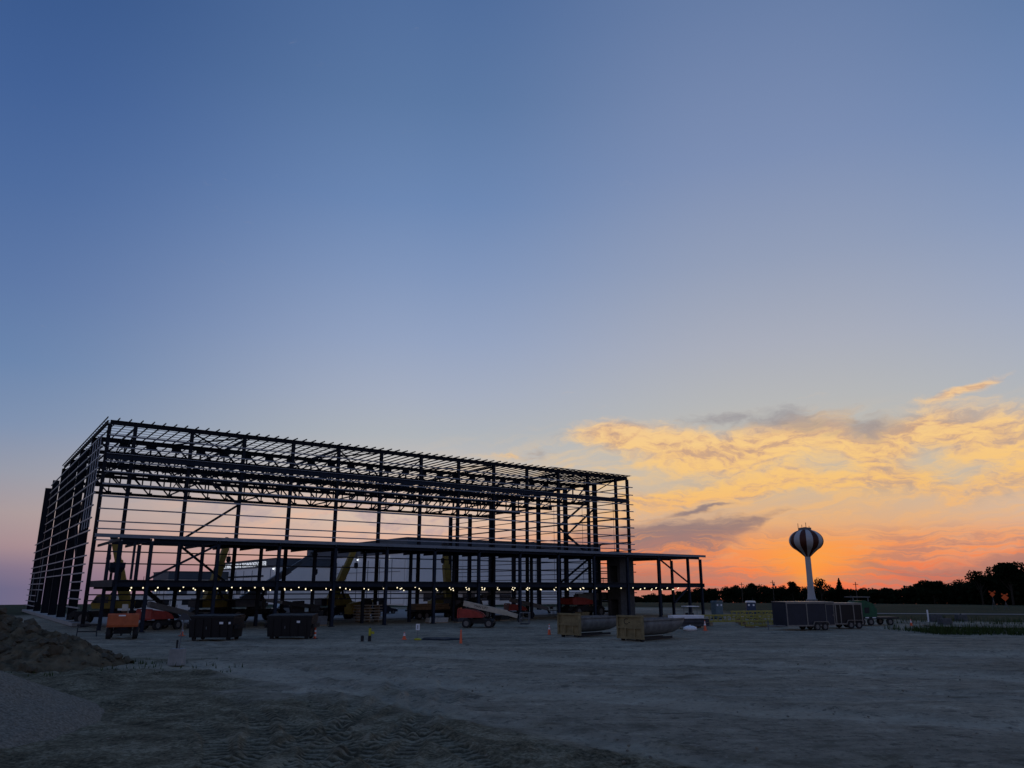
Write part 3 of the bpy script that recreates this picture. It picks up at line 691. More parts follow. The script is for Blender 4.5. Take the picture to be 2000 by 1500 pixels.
# dark blue hopper standing on the second floor at the left end
hp = thing('material_hopper', 'dark blue steel hopper on legs on the second floor, left end of annex', 'hopper', W(13.6, 88.0, 4.67), ANG)
MB().quadbox([(-0.45, -0.45, 0.75), (0.45, -0.45, 0.75), (0.45, 0.45, 0.75), (-0.45, 0.45, 0.75), (-0.7, -0.7, 1.25), (0.7, -0.7, 1.25), (0.7, 0.7, 1.25), (-0.7, 0.7, 1.25)]).build('funnel', 'steel2', hp)
b1('bin', 'steel2', hp, 0, 0, 1.5, 1.4, 1.4, 0.49)
for x in (-0.4, 0.4):
    for y in (-0.4, 0.4): b1('leg', 'steel', hp, x, y, 0.37, 0.12, 0.12, 0.74)

# strings of lit bulbs under the second floor
bm_ = MB().lathe([(0.0, -0.07), (0.044, -0.054), (0.062, -0.022), (0.066, 0.014), (0.054, 0.044), (0.026, 0.07), (0.0, 0.074)], 8).mesh('bulb', 'bulb', True)
names = ['nearest row', 'second row back', 'third row back', 'farthest row']
for r_, (p, z, off) in enumerate([(81.0, 4.00, 0.0), (82.3, 3.90, 1.25), (83.6, 3.80, 1.75), (84.9, 3.70, 0.6)]):
    ls = thing('light_string', 'string of lit round bulbs under the annex second floor, ' + names[r_], 'string lights', W(51.8, p, z), ANG, 'work light strings')
    pts = []
    a = 14.0+off
    while a < 91.0:
        pts.append(a); a += 2.3
    if r_ != 3: pts = [q for q in pts if random.random() > 0.12]
    cab = MB()
    for q0, q1 in zip(pts[:-1], pts[1:]): cab.beam((q0-51.8, 0, 0.16), (q1-51.8, 0, 0.16), 0.025, 0.025)
    cab.build('cable', 'dark', ls)
    for q in pts: obj('bulb', bm_, ls, (q-51.8, 0, random.uniform(-0.06, 0.06)))

# ================================================================== finished buildings behind
def cladding(name, label, a0, a1, p0, p1, zt_, zband, depth_left, ridge=0.0, win=None):
    t = thing(name, label, 'building', W(a0, p0), ANG)
    wx, wy = a1-a0, p1-p0
    MB().span(0, wx, 0, wy, -6, zband).build('wall', 'white', t)
    MB().span(-0.12, wx+0.12, -0.12, wy+0.12, zband+0.004, zt_).build('upper_cladding', 'slate', t)
    MB().prism([(-0.3, zt_+0.002), (wx+0.3, zt_+0.002), (wx+0.3, zt_+0.25), (wx/2, zt_+0.25+ridge), (-0.3, zt_+0.25)], -0.3, wy+0.3).build('roof', 'slate', t)
    return t
bigb = cladding('hangar_building', 'large finished white and slate metal hangar seen through the frame', 89.7, 152.0, 170.0, 236.0, 15.8, 12.3, 0)
# big sliding doors in panels on its left and front faces
for k in range(9): b1('door_panel', 'white', bigb, -0.10, 4.2+k*6.9, 5.6, 0.12, 6.5, 10.6)
for k in range(9): b1('panel_joint', 'slate', bigb, -0.19, 4.2+3.4+k*6.9, 5.6, 0.05, 0.22, 10.8)
for k in range(8): b1('wall_panel', 'white', bigb, 4.2+k*7.7, -0.08, 6.0, 7.55, 0.10, 11.6)
for z in (3.2, 8.0): b1('wall_rail', 'slate', bigb, -0.22, 33, z, 0.05, 60, 0.10)
b1('entrance_canopy', 'slate', bigb, 18, -1.2, 3.6, 30, 2.2, 0.35)
for k in range(5): b1('ground_floor_window', 'glass', bigb, 6.5+k*5.6, -0.17, 1.9, 3.6, 0.06, 1.9)
for k in range(3): b1('wall_lamp', 'flood', bigb, -0.32, 10+k*18, 11.4, 0.25, 0.35, 0.22)
sb = cladding('office_building', 'white hall with a slate sign band reading technology center, left of the large hangar', 73.0, 92.0, 215.0, 273.5, 11.9, 9.7, 0)
tm = text_mesh('NACT INNOVATION & TECHNOLOGY CENTER', 1.9, 0.05, 'sign', 'lettering')
xs = [v.co.x for v in tm.vertices]; wd = max(xs)-min(xs)
to = obj('lettering', tm, sb); to.scale = (45.5/wd, 1, 1)
to.rotation_euler = (R(90), 0, R(-90)); to.location = (-0.20, 53.5, 10.15)
for k in range(7): b1('panel_joint', 'slate', sb, -0.06, 4+k*8.2, 4.6, 0.08, 0.18, 9.0)
for k in range(6): b1('window', 'glass', sb, -0.05, 8+k*8.2, 3.2, 0.08, 4.6, 2.2)
b1('window_band', 'glass', sb, -0.05, 30, 7.4, 0.08, 40, 0.5)
b1('wall_lamp', 'flood', sb, -0.3, 1.2, 9.2, 0.3, 0.4, 0.3)
tb = cladding('storage_building', 'low distant white shed with slate upper wall at the far left', 55.1, 90.0, 260.0, 282.0, 8.9, 6.6, 0)
for k in range(4): b1('roller_door', 'slate', tb, 4+k*6.2, -0.08, 0.5, 3.6, 0.10, 6.0)
for k in range(3): b1('panel_joint', 'slate', tb, -0.06, 4+k*6.5, 2, 0.08, 0.2, 8)
# low white trailer offices between
lo = thing('site_office', 'long low pale site office cabin behind the orange lift', 'cabin', W(28, 142), ANG)
b1('cabin_body', 'white', lo, 0, 0, 1.55, 14, 3.2, 2.5); b1('cabin_roof', 'slate', lo, 0, 0, 2.88, 14.3, 3.4, 0.15)
for k in range(4): b1('window', 'glass', lo, -5+k*3.3, -1.62, 1.7, 1.3, 0.06, 0.9)
b1('door', 'slate', lo, 6.1, -1.62, 1.3, 0.9, 0.06, 2.0)

# ================================================================== water tower
WT = Vector((155.8, 414.5, 0)); WT *= 365/ WT.length; WT.z = ground_z(WT.x, WT.y)
wt_ = thing('water_tower', 'ball-shaped water tower with vertical white and red-brown stripes on a pale stem', 'water tower', WT, 0)
d_ = 0.289*365/480                                   # metres per photograph pixel at that distance
zc = 3.86 + 92*d_ - WT.z; rb = 32.5*d_
prof = []
for k in range(0, 19):
    t = k/18
    th_ = math.pi/2 - t*math.pi*0.80
    r = rb*math.cos(th_) if th_ > -0.72 else None
    if th_ > -0.72: prof.append((max(0.02, rb*math.cos(th_)), zc + rb*0.70*math.sin(th_)))
rs = 5.4*d_
r_l, z_l = prof[-1]
for t in (0.25, 0.5, 0.75, 1.0): prof.append((r_l+(rs-r_l)*(t**0.85), z_l-(z_l-(zc-31*d_))*t))
ng = 16
for k in range(ng):
    g0 = 2*math.pi*(k+0.13)/ng; g1 = 2*math.pi*(k+1.13)/ng
    MB().lathe(prof, 6, g0, g1, False).build('tank_stripe', 'torange' if k % 2 == 0 else 'twhite', wt_, smooth=True)
zneck = prof[-1][1]
MB().lathe([(rs, zneck), (rs*1.02, zneck*0.6), (rs*1.15, zneck*0.25), (rs*1.35, zneck*0.14), (rs*1.9, 0.02), (rs*1.9, -2)], 28).build('stem', 'twhite', wt_, smooth=True)
MB().lathe([(rs*1.93, 0), (rs*2.0, 1.6), (rs*1.6, 1.62)], 28).build('base_collar', 'greyp', wt_)
top = zc + rb*0.70
MB().cyl((0, 0, top-0.3), (0, 0, top+0.9), 1.1, 0.8, 10).build('hatch', 'greyp', wt_)
for k, (x, h) in enumerate(((-1.6, 1.9), (0.4, 2.9), (2.0, 1.5), (-2.6, 2.6))): MB().cyl((x, 0.6*(k-1.5), top-0.7), (x, 0.6*(k-1.5), top+h), 0.12, n=5).build('antenna', 'dark', wt_)
MB().lathe([(2.6, top-0.4), (2.6, top+0.6)], 16).build('top_railing', 'greyp', wt_)

# ================================================================== trees
def leaf_cloud(mb, cx, cy, cz, rx, ry, rz_, n, size, rr):
    for _ in range(n):
        while True:
            x, y, z = rr.uniform(-1, 1), rr.uniform(-1, 1), rr.uniform(-1, 1)
            q = x*x+y*y+z*z
            if 0.12 < q < 1: break
        c = Vector((cx+x*rx, cy+y*ry, cz+z*rz_))
        a = Vector((rr.gauss(0, 1), rr.gauss(0, 1), rr.gauss(0, 1))).normalized(); b = a.orthogonal().normalized(); s_ = size*rr.uniform(0.6, 1.4)
        i = len(mb.v)
        mb.v += [tuple(c-a*s_-b*s_*0.3), tuple(c+a*s_*0.2-b*s_*0.8), tuple(c+a*s_), tuple(c-a*s_*0.1+b*s_*0.8)]
        mb.f.append((i, i+1, i+2, i+3))
def broad_parts(h, spread, seed, n=1400, sparse=1.0):
    rr = random.Random(seed); tr = MB(); cr = MB()
    tr.cyl((0, 0, -1.5), (0.15, 0, h*0.45), h*0.032, h*0.018, 7)
    nb = rr.randint(8, 12)
    for k in range(nb):
        ang = rr.uniform(0, 6.283); z0 = h*rr.uniform(0.22, 0.5); z1 = h*rr.uniform(0.45, 0.9); rad = spread*rr.uniform(0.25, 0.8)*(1.1-0.5*z1/h)
        p1 = (math.cos(ang)*rad, math.sin(ang)*rad, z1)
        tr.cyl((0.1, 0, z0), p1, h*0.012, h*0.004, 5)
        leaf_cloud(cr, p1[0], p1[1], p1[2], spread*rr.uniform(0.22, 0.42), spread*rr.uniform(0.22, 0.42), h*rr.uniform(0.09, 0.17), int(n/nb), 0.30*sparse, rr)
    tr.cyl((0.15, 0, h*0.45), (0.3, 0.1, h*0.92), h*0.016, h*0.004, 6)
    leaf_cloud(cr, 0.3, 0.1, h*0.88, spread*0.35, spread*0.35, h*0.12, int(n*0.14), 0.30*sparse, rr)
    return tr, cr
def pixdir(px, dist):                                   # ground direction used for spacing the far trees
    x = (px-1000)/1500.0/1.035
    v = Vector((x, 1.0)).normalized()*dist
    return v.x, v.y
def tree(name, label, px, dist, ytop, spread, seed, n=1500, sparse=1.0, conifer=False):
    x, y = pixdir(px, dist); gz = ground_z(x, y)
    h = 3.86 + (1150-ytop)*y/1550.0 - gz
    t = thing(name, label, 'tree', (x, y, gz), random.uniform(0, 6))
    if conifer:
        tr = MB().cyl((0, 0, -1), (0, 0, h*0.98), h*0.02, 0.03, 7); cr = MB(); rr = random.Random(seed)
        for k in range(26):
            f = k/25; z = h*(0.10+0.88*f); rad = spread*(1.03-f)*rr.uniform(0.75, 1.15)
            for j in range(9):
                a = rr.uniform(0, 6.283); leaf_cloud(cr, math.cos(a)*rad*0.55, math.sin(a)*rad*0.55, z-rad*0.12, rad*0.5, rad*0.5, h*0.025, int(6+rad*4), 0.25, rr)
        tr.build('trunk', 'bark', t); cr.build('crown', 'conifer', t)
    else:
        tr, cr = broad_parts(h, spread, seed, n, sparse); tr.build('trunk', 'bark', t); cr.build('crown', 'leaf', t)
    return t
tree('conifer_tree', 'dark pointed conifer rising from the tree line right of the water tower', 1640, 400, 1130, 4.2, 1, conifer=True)
tree('broadleaf_tree', 'low rounded tree in the tree line just left of the water tower', 1548, 400, 1136, 5.5, 2, 2200)
tree('broadleaf_tree', 'thin sparse tree silhouette touching the right side of the water tower stem', 1603, 392, 1131, 6.5, 13, 420, 1.2)
tree('broadleaf_tree', 'sparse twiggy tree standing above the tree line near the orange road signs', 1916, 300, 1116, 5.0, 4, 900)
tree('broadleaf_tree', 'tallest rounded dark tree at the right edge of the photograph', 1975, 280, 1100, 7.5, 5, 4200)
tree('broadleaf_tree', 'broad dark tree where the tree line steps up in the middle of the right side', 1822, 330, 1136, 7.0, 6, 3600)
tree('broadleaf_tree', 'small bushy tree in the tree line left of the portable toilets', 1468, 410, 1139, 5.0, 7, 2000)

wood = MB(); woodt = MB(); rr = random.Random(5)
def ytop_at(px):
    return np.interp(px, [1150, 1235, 1300, 1360, 1400, 1470, 1520, 1560, 1620, 1680, 1720, 1760, 1790, 1830, 1870, 1910, 1950, 2000, 2100, 2250, 2500], [1164, 1163, 1161, 1150, 1147, 1144, 1146, 1147, 1149, 1151, 1150, 1147, 1142, 1138, 1136, 1131, 1122, 1112, 1104, 1100, 1100])
for k in range(250):
    px = 1150 + (2420-1150)*k/250 + rr.uniform(-6, 6); row = k % 3
    dist = np.interp(px, [1200, 1450, 1800, 2000, 2400], [480, 450, 370, 300, 240]) + row*9 + rr.uniform(-4, 4)
    x, y = pixdir(px, dist); gz = ground_z(x, y)
    yt = ytop_at(px) + rr.uniform(-3.5, 4.0) + (3 if row == 0 else 0)
    h = 3.86 + (1150-yt)*y/1550.0 - gz
    woodt.cyl((x, y, gz-1), (x, y, gz+h*0.7), 0.22, 0.08, 5)
    sp = rr.uniform(3.0, 5.0)
    for c in range(6):
        a = rr.uniform(0, 6.283); rad = sp*rr.uniform(0, 0.7); z = gz+h*rr.uniform(0.45, 0.86)
        leaf_cloud(wood, x+math.cos(a)*rad, y+math.sin(a)*rad, z, sp*0.55, sp*0.55, h*rr.uniform(0.12, 0.2), 60, 0.42, rr)
    leaf_cloud(wood, x, y, gz+h*0.25, sp, sp, h*0.3, 120, 0.6, rr)
    leaf_cloud(wood, x, y, gz+h*0.90, sp*0.4, sp*0.4, h*0.10, 30, 0.34, rr)
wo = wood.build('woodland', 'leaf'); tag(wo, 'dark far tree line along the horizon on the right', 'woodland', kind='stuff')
woodt.build('trunks', 'bark', wo)

# utility poles in front of the trees
for px, yt, dist, lb in ((1449, 1138, 380, 'slim utility pole at the tree line, leftmost of three'), (1510, 1134, 380, 'slim utility pole at the tree line, midway between annex and water tower'), (1672, 1137, 330, 'slim utility pole at the tree line right of the conifer')):
    x, y = pixdir(px, dist); gz = ground_z(x, y); h = 3.86+(1150-yt)*y/1550.0-gz
    t = thing('utility_pole', lb, 'pole', (x, y, gz), 0.4, 'utility poles')
    MB().cyl((0, 0, -1), (0, 0, h), 0.22, 0.15, 6).build('shaft', 'pole', t); b1('crossarm', 'pole', t, 0, 0, h-0.9, 2.6, 0.2, 0.2)
    if px == 1510: b1('transformer', 'greyp', t, 0.5, 0, h-1.9, 0.8, 0.7, 1.1)

# ================================================================== machines and site equipment
def wheel(parent, x, y, r, wd, side=1, hubm='hub'):
    t = MB()
    n = 18
    prof = [(r*0.55, -wd/2), (r*0.92, -wd/2), (r, -wd/2+0.04), (r, wd/2-0.04), (r*0.92, wd/2), (r*0.55, wd/2)]
    t.lathe(prof, n)
    o = obj('wheel', t.mesh('wheel', 'tyre'), parent, (x, y, r)); o.rotation_euler = (R(90), 0, 0)
    hb = MB().cyl((0, 0, -wd*0.42), (0, 0, wd*0.42), r*0.56, n=12).cyl((0, 0, -wd*0.5), (0, 0, wd*0.5), r*0.22, n=8)
    hb.build('hub', hubm, o)
    return o

def boom_lift(label, loc, rz, paint, boom='cream', group='boom lifts', mark=None, basket=True):
    """x forward (towards basket), counterweight at -x"""
    t = thing('boom_lift', label, 'boom lift', loc, rz, group)
    for x in (-1.15, 1.15):
        for y in (-0.95, 0.95): wheel(t, x, y, 0.46, 0.36)
    MB().prism([(-1.5, 0.42), (1.5, 0.42), (1.6, 0.72), (1.1, 0.86), (-1.1, 0.86), (-1.6, 0.72)], -0.62, 0.62).build('chassis', 'dark', t)
    MB().cyl((0, 0, 0.86), (0, 0, 1.02), 0.6, n=16).build('turntable', 'dark', t)
    MB().prism([(-1.9, 1.02), (-1.95, 1.2), (-1.88, 1.75), (-1.7, 1.88), (-0.4, 1.74), (0.3, 1.45), (0.6, 1.1), (0.5, 1.02)], -1.08, -0.38).build('engine_cover', paint, t)
    MB().prism([(-1.9, 1.02), (-1.95, 1.2), (-1.88, 1.75), (-1.7, 1.88), (-0.4, 1.74), (0.3, 1.45), (0.6, 1.1), (0.5, 1.02)], 0.38, 1.08).build('engine_cover', paint, t)
    MB().prism([(-2.05, 0.95), (-2.1, 1.1), (-2.08, 1.85), (-1.96, 1.98), (-1.96, 0.95)], -1.12, 1.12).build('counterweight', paint, t)
    MB().box(-2.1, 0.1, 1.82, 0.02, 0.5, 0.10).build('label_plate', 'whiteplastic', t)
    MB().beam((-1.6, 0, 2.42), (2.9, 0, 1.46), 0.42, 0.52).build('lower_boom', boom, t)
    MB().beam((2.85, 0, 1.46), (4.0, 0, 1.14), 0.32, 0.40).build('fly_boom', boom, t)
    if mark:
        o = obj('lettering', text_mesh(mark, 0.34, 0.004, 'mark'), t, (-0.5, -0.216, 2.08)); o.rotation_euler = (R(90), R(12), 0)
    MB().beam((3.9, 0, 1.06), (4.2, 0, 0.6), 0.2, 0.2).build('jib', 'dark', t)
    if basket:
        b1('basket_floor', 'dark', t, 4.75, 0, 0.42, 0.9, 1.9, 0.06)
        bk = MB()
        for z in (0.95, 1.5):
            bk.cyl((4.3, -0.95, z), (5.2, -0.95, z), 0.03, n=5).cyl((4.3, 0.95, z), (5.2, 0.95, z), 0.03, n=5).cyl((4.3, -0.95, z), (4.3, 0.95, z), 0.03, n=5).cyl((5.2, -0.95, z), (5.2, 0.95, z), 0.03, n=5)
        for x in (4.3, 5.2):
            for y in (-0.95, 0, 0.95): bk.cyl((x, y, 0.45), (x, y, 1.5), 0.03, n=5)
        bk.build('basket_rails', 'greyp', t)
        b1('control_box', 'dark', t, 4.45, 0, 1.3, 0.25, 0.7, 0.3)
    return t

boom_lift('orange boom lift seen from behind, nearest machine at the far left', (-31.5, 65.2, 0), R(114), 'orange', 'cream')
boom_lift('red boom lift with cream boom lettered MAN LIFT, in front of the annex', (-3.4, 82.6, 0), R(-6), 'red', 'cream', mark='MAN LIFT')
boom_lift('dark red boom lift parked behind the nearest orange lift', W(17.6, 84.2) , R(62), 'red', 'greyp')
boom_lift('red boom lift standing under the annex beside the cream boom lift', W(64.4, 88.5), R(18), 'red', 'greyp')

def crane(label, loc, rz, pitch, length, paint='yellow', body='dark', secs=3, cw=None, hook=True, w0=0.92):
    t = thing('mobile_crane', label, 'crane', loc, rz, 'mobile cranes')
    for x in (-2.3, 2.3):
        for y in (-1.1, 1.1): wheel(t, x, y, 0.78, 0.6)
    MB().prism([(-3.8, 0.85), (3.6, 0.85), (3.9, 1.1), (3.4, 1.5), (-3.4, 1.5), (-3.9, 1.2)], -0.75, 0.75).build('chassis', body, t)
    for x in (-3.5, 3.5): b1('outrigger', body, t, x, 0, 0.75, 0.45, 2.9, 0.3)
    MB().cyl((0, 0, 1.5), (0, 0, 1.75), 0.9, n=16).build('turntable', 'dark', t)
    MB().prism([(-2.5, 1.75), (1.4, 1.75), (1.4, 2.2), (-0.4, 2.6), (-2.3, 2.75), (-2.7, 2.5)], -0.9, 0.55).build('superstructure', cw or paint, t)
    MB().prism([(-2.7, 1.7), (-3.4, 1.8), (-3.45, 2.6), (-2.72, 2.7)], -1.15, 1.15).build('counterweight', cw or body, t)
    MB().prism([(-0.3, 1.76), (1.5, 1.76), (1.7, 2.3), (1.2, 3.15), (-0.2, 3.2)], 0.58, 1.35).build('cab', paint, t)
    MB().prism([(0.0, 2.35), (1.62, 2.35), (1.17, 3.05), (0.0, 3.08)], 1.351, 1.37).build('cab_window', 'glass', t)
    d = Vector((math.cos(R(pitch)), 0, math.sin(R(pitch)))); up = Vector((-d.z, 0, d.x)); base = Vector((-1.6, -0.15, 2.5)); pos_ = base
    for k in range(secs):
        q = base + d*length*(k+1)/secs; s_ = w0*(1-0.2*k)
        MB().beam(pos_ - d*(0.3 if k else 0), q, s_, s_*1.25, up).build('boom_section', paint, t); pos_ = q
    MB().beam(pos_, pos_+d*0.7, 0.5, 0.75, up).build('boom_head', 'dark', t)
    MB().cyl((0.6, -0.15, 2.0), base + d*length*0.30 - up*0.3, 0.16, n=8).build('lift_cylinder', 'dark', t)
    if hook:
        tip = pos_ + d*0.5
        for s_ in (-0.12, 0.12): MB().cyl(tip + Vector((0.25, s_, -0.2)), tip + Vector((0.25, s_, -2.0)), 0.025, n=4).build('hoist_rope', 'dark', t)
        MB().prism([(-0.2, 0), (0.2, 0), (0.24, -0.5), (0.08, -0.75), (-0.08, -0.75), (-0.24, -0.5)], -0.15, 0.15).build('hook_block', 'dark', t, tip + Vector((0.25, 0, -2.0)))
    return t
crane('yellow mobile crane with raised boom behind the left end of the annex', W(15.0, 98.6), ANG+R(165), 74, 6.9)
crane('yellow mobile crane with raised boom in front of the lettered building', W(27.0, 98.4), ANG+R(10), 76, 6.9)
crane('yellow mobile crane with steep slanting boom near the middle of the annex', W(43.0, 99.4), ANG+R(2), 66, 6.9)
crane('yellow mobile crane with upright boom behind the middle of the annex', W(57.8, 99.4), ANG+R(178), 84, 7.2)
crane('dark crane with long grey boom reaching low to the right', W(31.0, 98.2), ANG+R(2), 33, 10.2, 'greyp', 'dark', 3, w0=0.75)
crane('red crane body with lowered boom beside the concrete shaft', W(73.6, 86.2), ANG+R(8), 4, 6.2, 'greyp', 'dark', 2, cw='red', hook=False)

# black covered dumpsters
def black_bin(label, loc, rz, tags):
    t = thing('covered_dumpster', label, 'dumpster', loc, rz, 'black dumpsters')
    MB().quadbox([(-1.66, -1.0, 0.24), (1.66, -1.0, 0.24), (1.66, 1.0, 0.24), (-1.66, 1.0, 0.24), (-1.76, -1.1, 1.66), (1.76, -1.1, 1.66), (1.76, 1.1, 1.66), (-1.76, 1.1, 1.66)]).build('bin_body', 'black', t)
    for x in (-1.3, -0.65, 0, 0.65, 1.3): MB().beam((x, -1.06, 0.28), (x, -1.14, 1.6), 0.09, 0.06, (0, 1, 0)).build('side_rib', 'black', t)
    b1('rim', 'black', t, 0, 0, 1.71, 3.6, 2.28, 0.1)
    for s_ in (-1, 1): MB().quadbox([(s_*0.9-0.86, -1.05, 1.77), (s_*0.9+0.86, -1.05, 1.77), (s_*0.9+0.86, 1.05, 1.80), (s_*0.9-0.86, 1.05, 1.80), (s_*0.9-0.86, -1.05, 1.83), (s_*0.9+0.86, -1.05, 1.83), (s_*0.9+0.86, 1.05, 1.93), (s_*0.9-0.86, 1.05, 1.93)]).build('lid', 'black', t)
    for x in (-1.35, 1.35):
        for y in (-0.8, 0.8):
            MB().cyl((x, y-0.09, 0.15), (x, y+0.09, 0.15), 0.15, n=12).build('caster', 'tyre', t)
    b1('lift_sleeve', 'black', t, -1.88, 0, 1.05, 0.16, 1.9, 0.3); b1('lift_sleeve', 'black', t, 1.88, 0, 1.05, 0.16, 1.9, 0.3)
    for x, z, sw in tags: b1('sticker', 'whiteplastic', t, x, -1.175, z, sw, 0.012, 0.16)
    b1('latch', 'greyp', t, -0.3, -1.15, 0.95, 0.06, 0.03, 0.2)
    return t
black_bin('black covered dumpster behind the concrete sign block, left of two', (-23.1, 62.9, 0), R(-3), [(0.85, 1.32, 0.3), (1.5, 1.32, 0.16)])
black_bin('black covered dumpster with one white sticker, right of two', (-17.5, 64.1, 0), R(2), [(0.72, 1.36, 0.26)])

# tan and grey tub skips
def skip(label, loc, rz, logo):
    """headboard at local x=0 facing -x, tub runs to +x"""
    t = thing('tub_skip', label, 'skip container', loc, rz, 'tan and grey skips')
    b1('headboard', 'tan', t, 0.06, 0, 1.05, 0.12, 2.4, 1.7)
    b1('head_rail', 'tan', t, -0.06, 0, 1.85, 0.13, 2.46, 0.14); b1('head_rail', 'tan', t, -0.06, 0, 1.02, 0.13, 2.46, 0.14); b1('head_rail', 'tan', t, -0.06, 0, 0.28, 0.13, 2.46, 0.14)
    for y in (-1.15, 1.15): b1('head_post', 'tan', t, -0.05, y, 1.06, 0.14, 0.14, 1.4)
    for y in (-0.45, 0.4): b1('head_post', 'tan', t, -0.05, y, 0.65, 0.11, 0.12, 0.6)
    if logo:
        o = obj('lettering', text_mesh(logo, 0.62, 0.004, 'mark'), t, (-0.006, 0.62, 1.25)); o.rotation_euler = (R(90), 0, R(-90))
    # tub: half round section swept along x with a raised bow
    tb_ = MB(); ns = 14; secs = [(0.12, 1.0, 0.0), (1.2, 1.0, 0.0), (2.6, 1.0, 0.0), (3.8, 1.0, 0.02), (4.8, 0.96, 0.10), (5.5, 0.87, 0.30), (5.85, 0.76, 0.55), (6.0, 0.68, 0.78)]
    for x, sw, lift in secs:
        for k in range(ns+1):
            a = math.pi*k/ns; zb_ = 0.38+lift
            tb_.v.append((x, -math.cos(a)*1.15*sw, 1.55 - (1.55-zb_)*(math.sin(a)**0.65) + 0.02*lift))
    for i in range(len(secs)-1):
        for k in range(ns):
            q = i*(ns+1)+k; tb_.f.append((q, q+1, q+ns+2, q+ns+1))
    q = (len(secs)-1)*(ns+1); tb_.f.append(tuple(q+k for k in range(ns+1)))
    o = tb_.build('tub', 'tub', t, smooth=True); o.modifiers.new('s', 'SOLIDIFY').thickness = 0.05
    for s_ in (-1, 1):
        for i in range(len(secs)-1):
            MB().beam((secs[i][0], s_*1.17*secs[i][1], 1.57), (secs[i+1][0], s_*1.17*secs[i+1][1], 1.57), 0.1, 0.12).build('rim', 'tub', t)
    for y in (-0.45, 0.45): b1('skid_rail', 'dark', t, 2.4, y, 0.20, 4.6, 0.12, 0.16)
    for y in (-0.9, 0.9): MB().cyl((0.25, y-0.1, 0.14), (0.25, y+0.1, 0.14), 0.14, n=10).build('roller', 'dark', t)
    for x in (1.0, 2.2, 3.4):
        for y in (-1, 1): MB().beam((x, y*0.5, 0.26), (x, y*1.12, 1.45), 0.08, 0.06).build('rib', 'tub', t) if False else None
    return t
skip('grey tub skip with a tan headboard, farther left of two', (4.7, 66.0, 0), R(44), None)
skip('grey tub skip with a tan headboard and dark round logo, nearest right of two', (8.95, 60.9, 0), R(44), 'C-')

# enclosed cargo trailers
def trailer(label, loc, rz, ln, ht, skin, ribs, door_x, axle_x, door=True):
    t = thing('cargo_trailer', label, 'trailer', loc, rz, 'enclosed cargo trailers')
    y = 1.2; z0 = 0.42; h = ht
    MB().span(0, ln, -y, y, z0, h).build('trailer_body', skin, t)
    for z in (z0+0.05, h-0.04): b1('trim_rail', 'trim', t, ln/2, -y-0.02, z, ln+0.06, 0.05, 0.12)
    for x in ribs: b1('trim_post', 'trim', t, x, -y-0.018, (z0+h)/2, 0.10, 0.045, h-z0-0.2)
    b1('roof_cap', 'trim', t, ln/2, 0, h+0.055, ln+0.08, 2*y+0.06, 0.07)
    if door:
        b1('side_door', skin, t, door_x, -y-0.02, 1.45, 0.8, 0.04, 1.75)
        for x in (door_x-0.43, door_x+0.43): b1('door_frame', 'trim', t, x, -y-0.024, 1.45, 0.05, 0.05, 1.85)
        b1('door_frame', 'trim', t, door_x, -y-0.024, 2.4, 0.9, 0.05, 0.05); b1('door_handle', 'trim', t, door_x+0.3, -y-0.06, 1.4, 0.05, 0.05, 0.16)
    for x in (axle_x-0.42, axle_x+0.42):
        for s_ in (-1, 1): wheel(t, x, s_*(y-0.02), 0.36, 0.24)
    MB().prism([(axle_x-0.9, 0.55), (axle_x-0.75, 0.84), (axle_x+0.75, 0.84), (axle_x+0.9, 0.55), (axle_x+0.84, 0.55), (axle_x+0.70, 0.79), (axle_x-0.70, 0.79), (axle_x-0.84, 0.55)], -y-0.16, -y-0.03).build('fender', 'trim', t)
    MB().beam((-1.4, 0, 0.45), (0.05, -0.8, 0.45), 0.1, 0.12).beam((-1.4, 0, 0.45), (0.05, 0.8, 0.45), 0.1, 0.12).build('tow_frame', 'greyp', t)
    MB().cyl((-1.3, 0, 0.02), (-1.3, 0, 0.95), 0.05, n=8).build('jack', 'greyp', t)
    return t
trailer('navy enclosed cargo trailer with pale corner trim in front of the water tower', (25.8, 77.3, 0), R(14), 5.2, 2.58, 'navy', (0.04, 2.2, 5.36), 4.7, 3.6)
trailer('black enclosed cargo trailer with thin ribs, right of the navy trailer', (31.7, 81.6, 0), R(6), 3.5, 2.40, 'trailerblack', (0.04, 0.5, 1.2, 2.6, 3.46), 2.2, 2.6, False)

# green hopper body on a dark flatbed
gt = thing('flatbed_trailer', 'dark flatbed trailer carrying the green machine at the right', 'trailer', (39.6, 88.6, 0), R(5))
b1('deck', 'dark', gt, 0, 0, 0.78, 5.2, 2.2, 0.18)
for x in (-1.6, -0.6, 1.6):
    for s_ in (-1, 1): wheel(gt, x, s_*1.0, 0.38, 0.26)
for x in (-1.9, -1.0, -0.2): b1('side_marker', 'whiteplastic', gt, x, -1.115, 0.82, 0.4, 0.02, 0.10)
gm3 = thing('green_compressor', 'green rounded machine sitting on the dark flatbed trailer', 'machine', (38.6, 88.5, 0.88), R(5))
MB().prism([(-1.2, 0), (1.3, 0), (1.35, 0.8), (0.9, 1.45), (0.1, 1.75), (-0.9, 1.7), (-1.25, 1.2)], -0.85, 0.85).build('hood', 'green', gm3)
b1('exhaust', 'dark', gm3, -0.9, 0.2, 2.0, 0.14, 0.14, 0.6); b1('canopy', 'greyp', gm3, -0.3, 0, 2.1, 2.2, 1.5, 0.08)
for x in (-1.1, 0.6): b1('canopy_post', 'greyp', gm3, x, -0.6, 1.85, 0.08, 0.08, 0.42)
for x in (-0.6, 0.2): b1('grille', 'dark', gm3, x, -0.86, 0.7, 0.55, 0.03, 0.6)

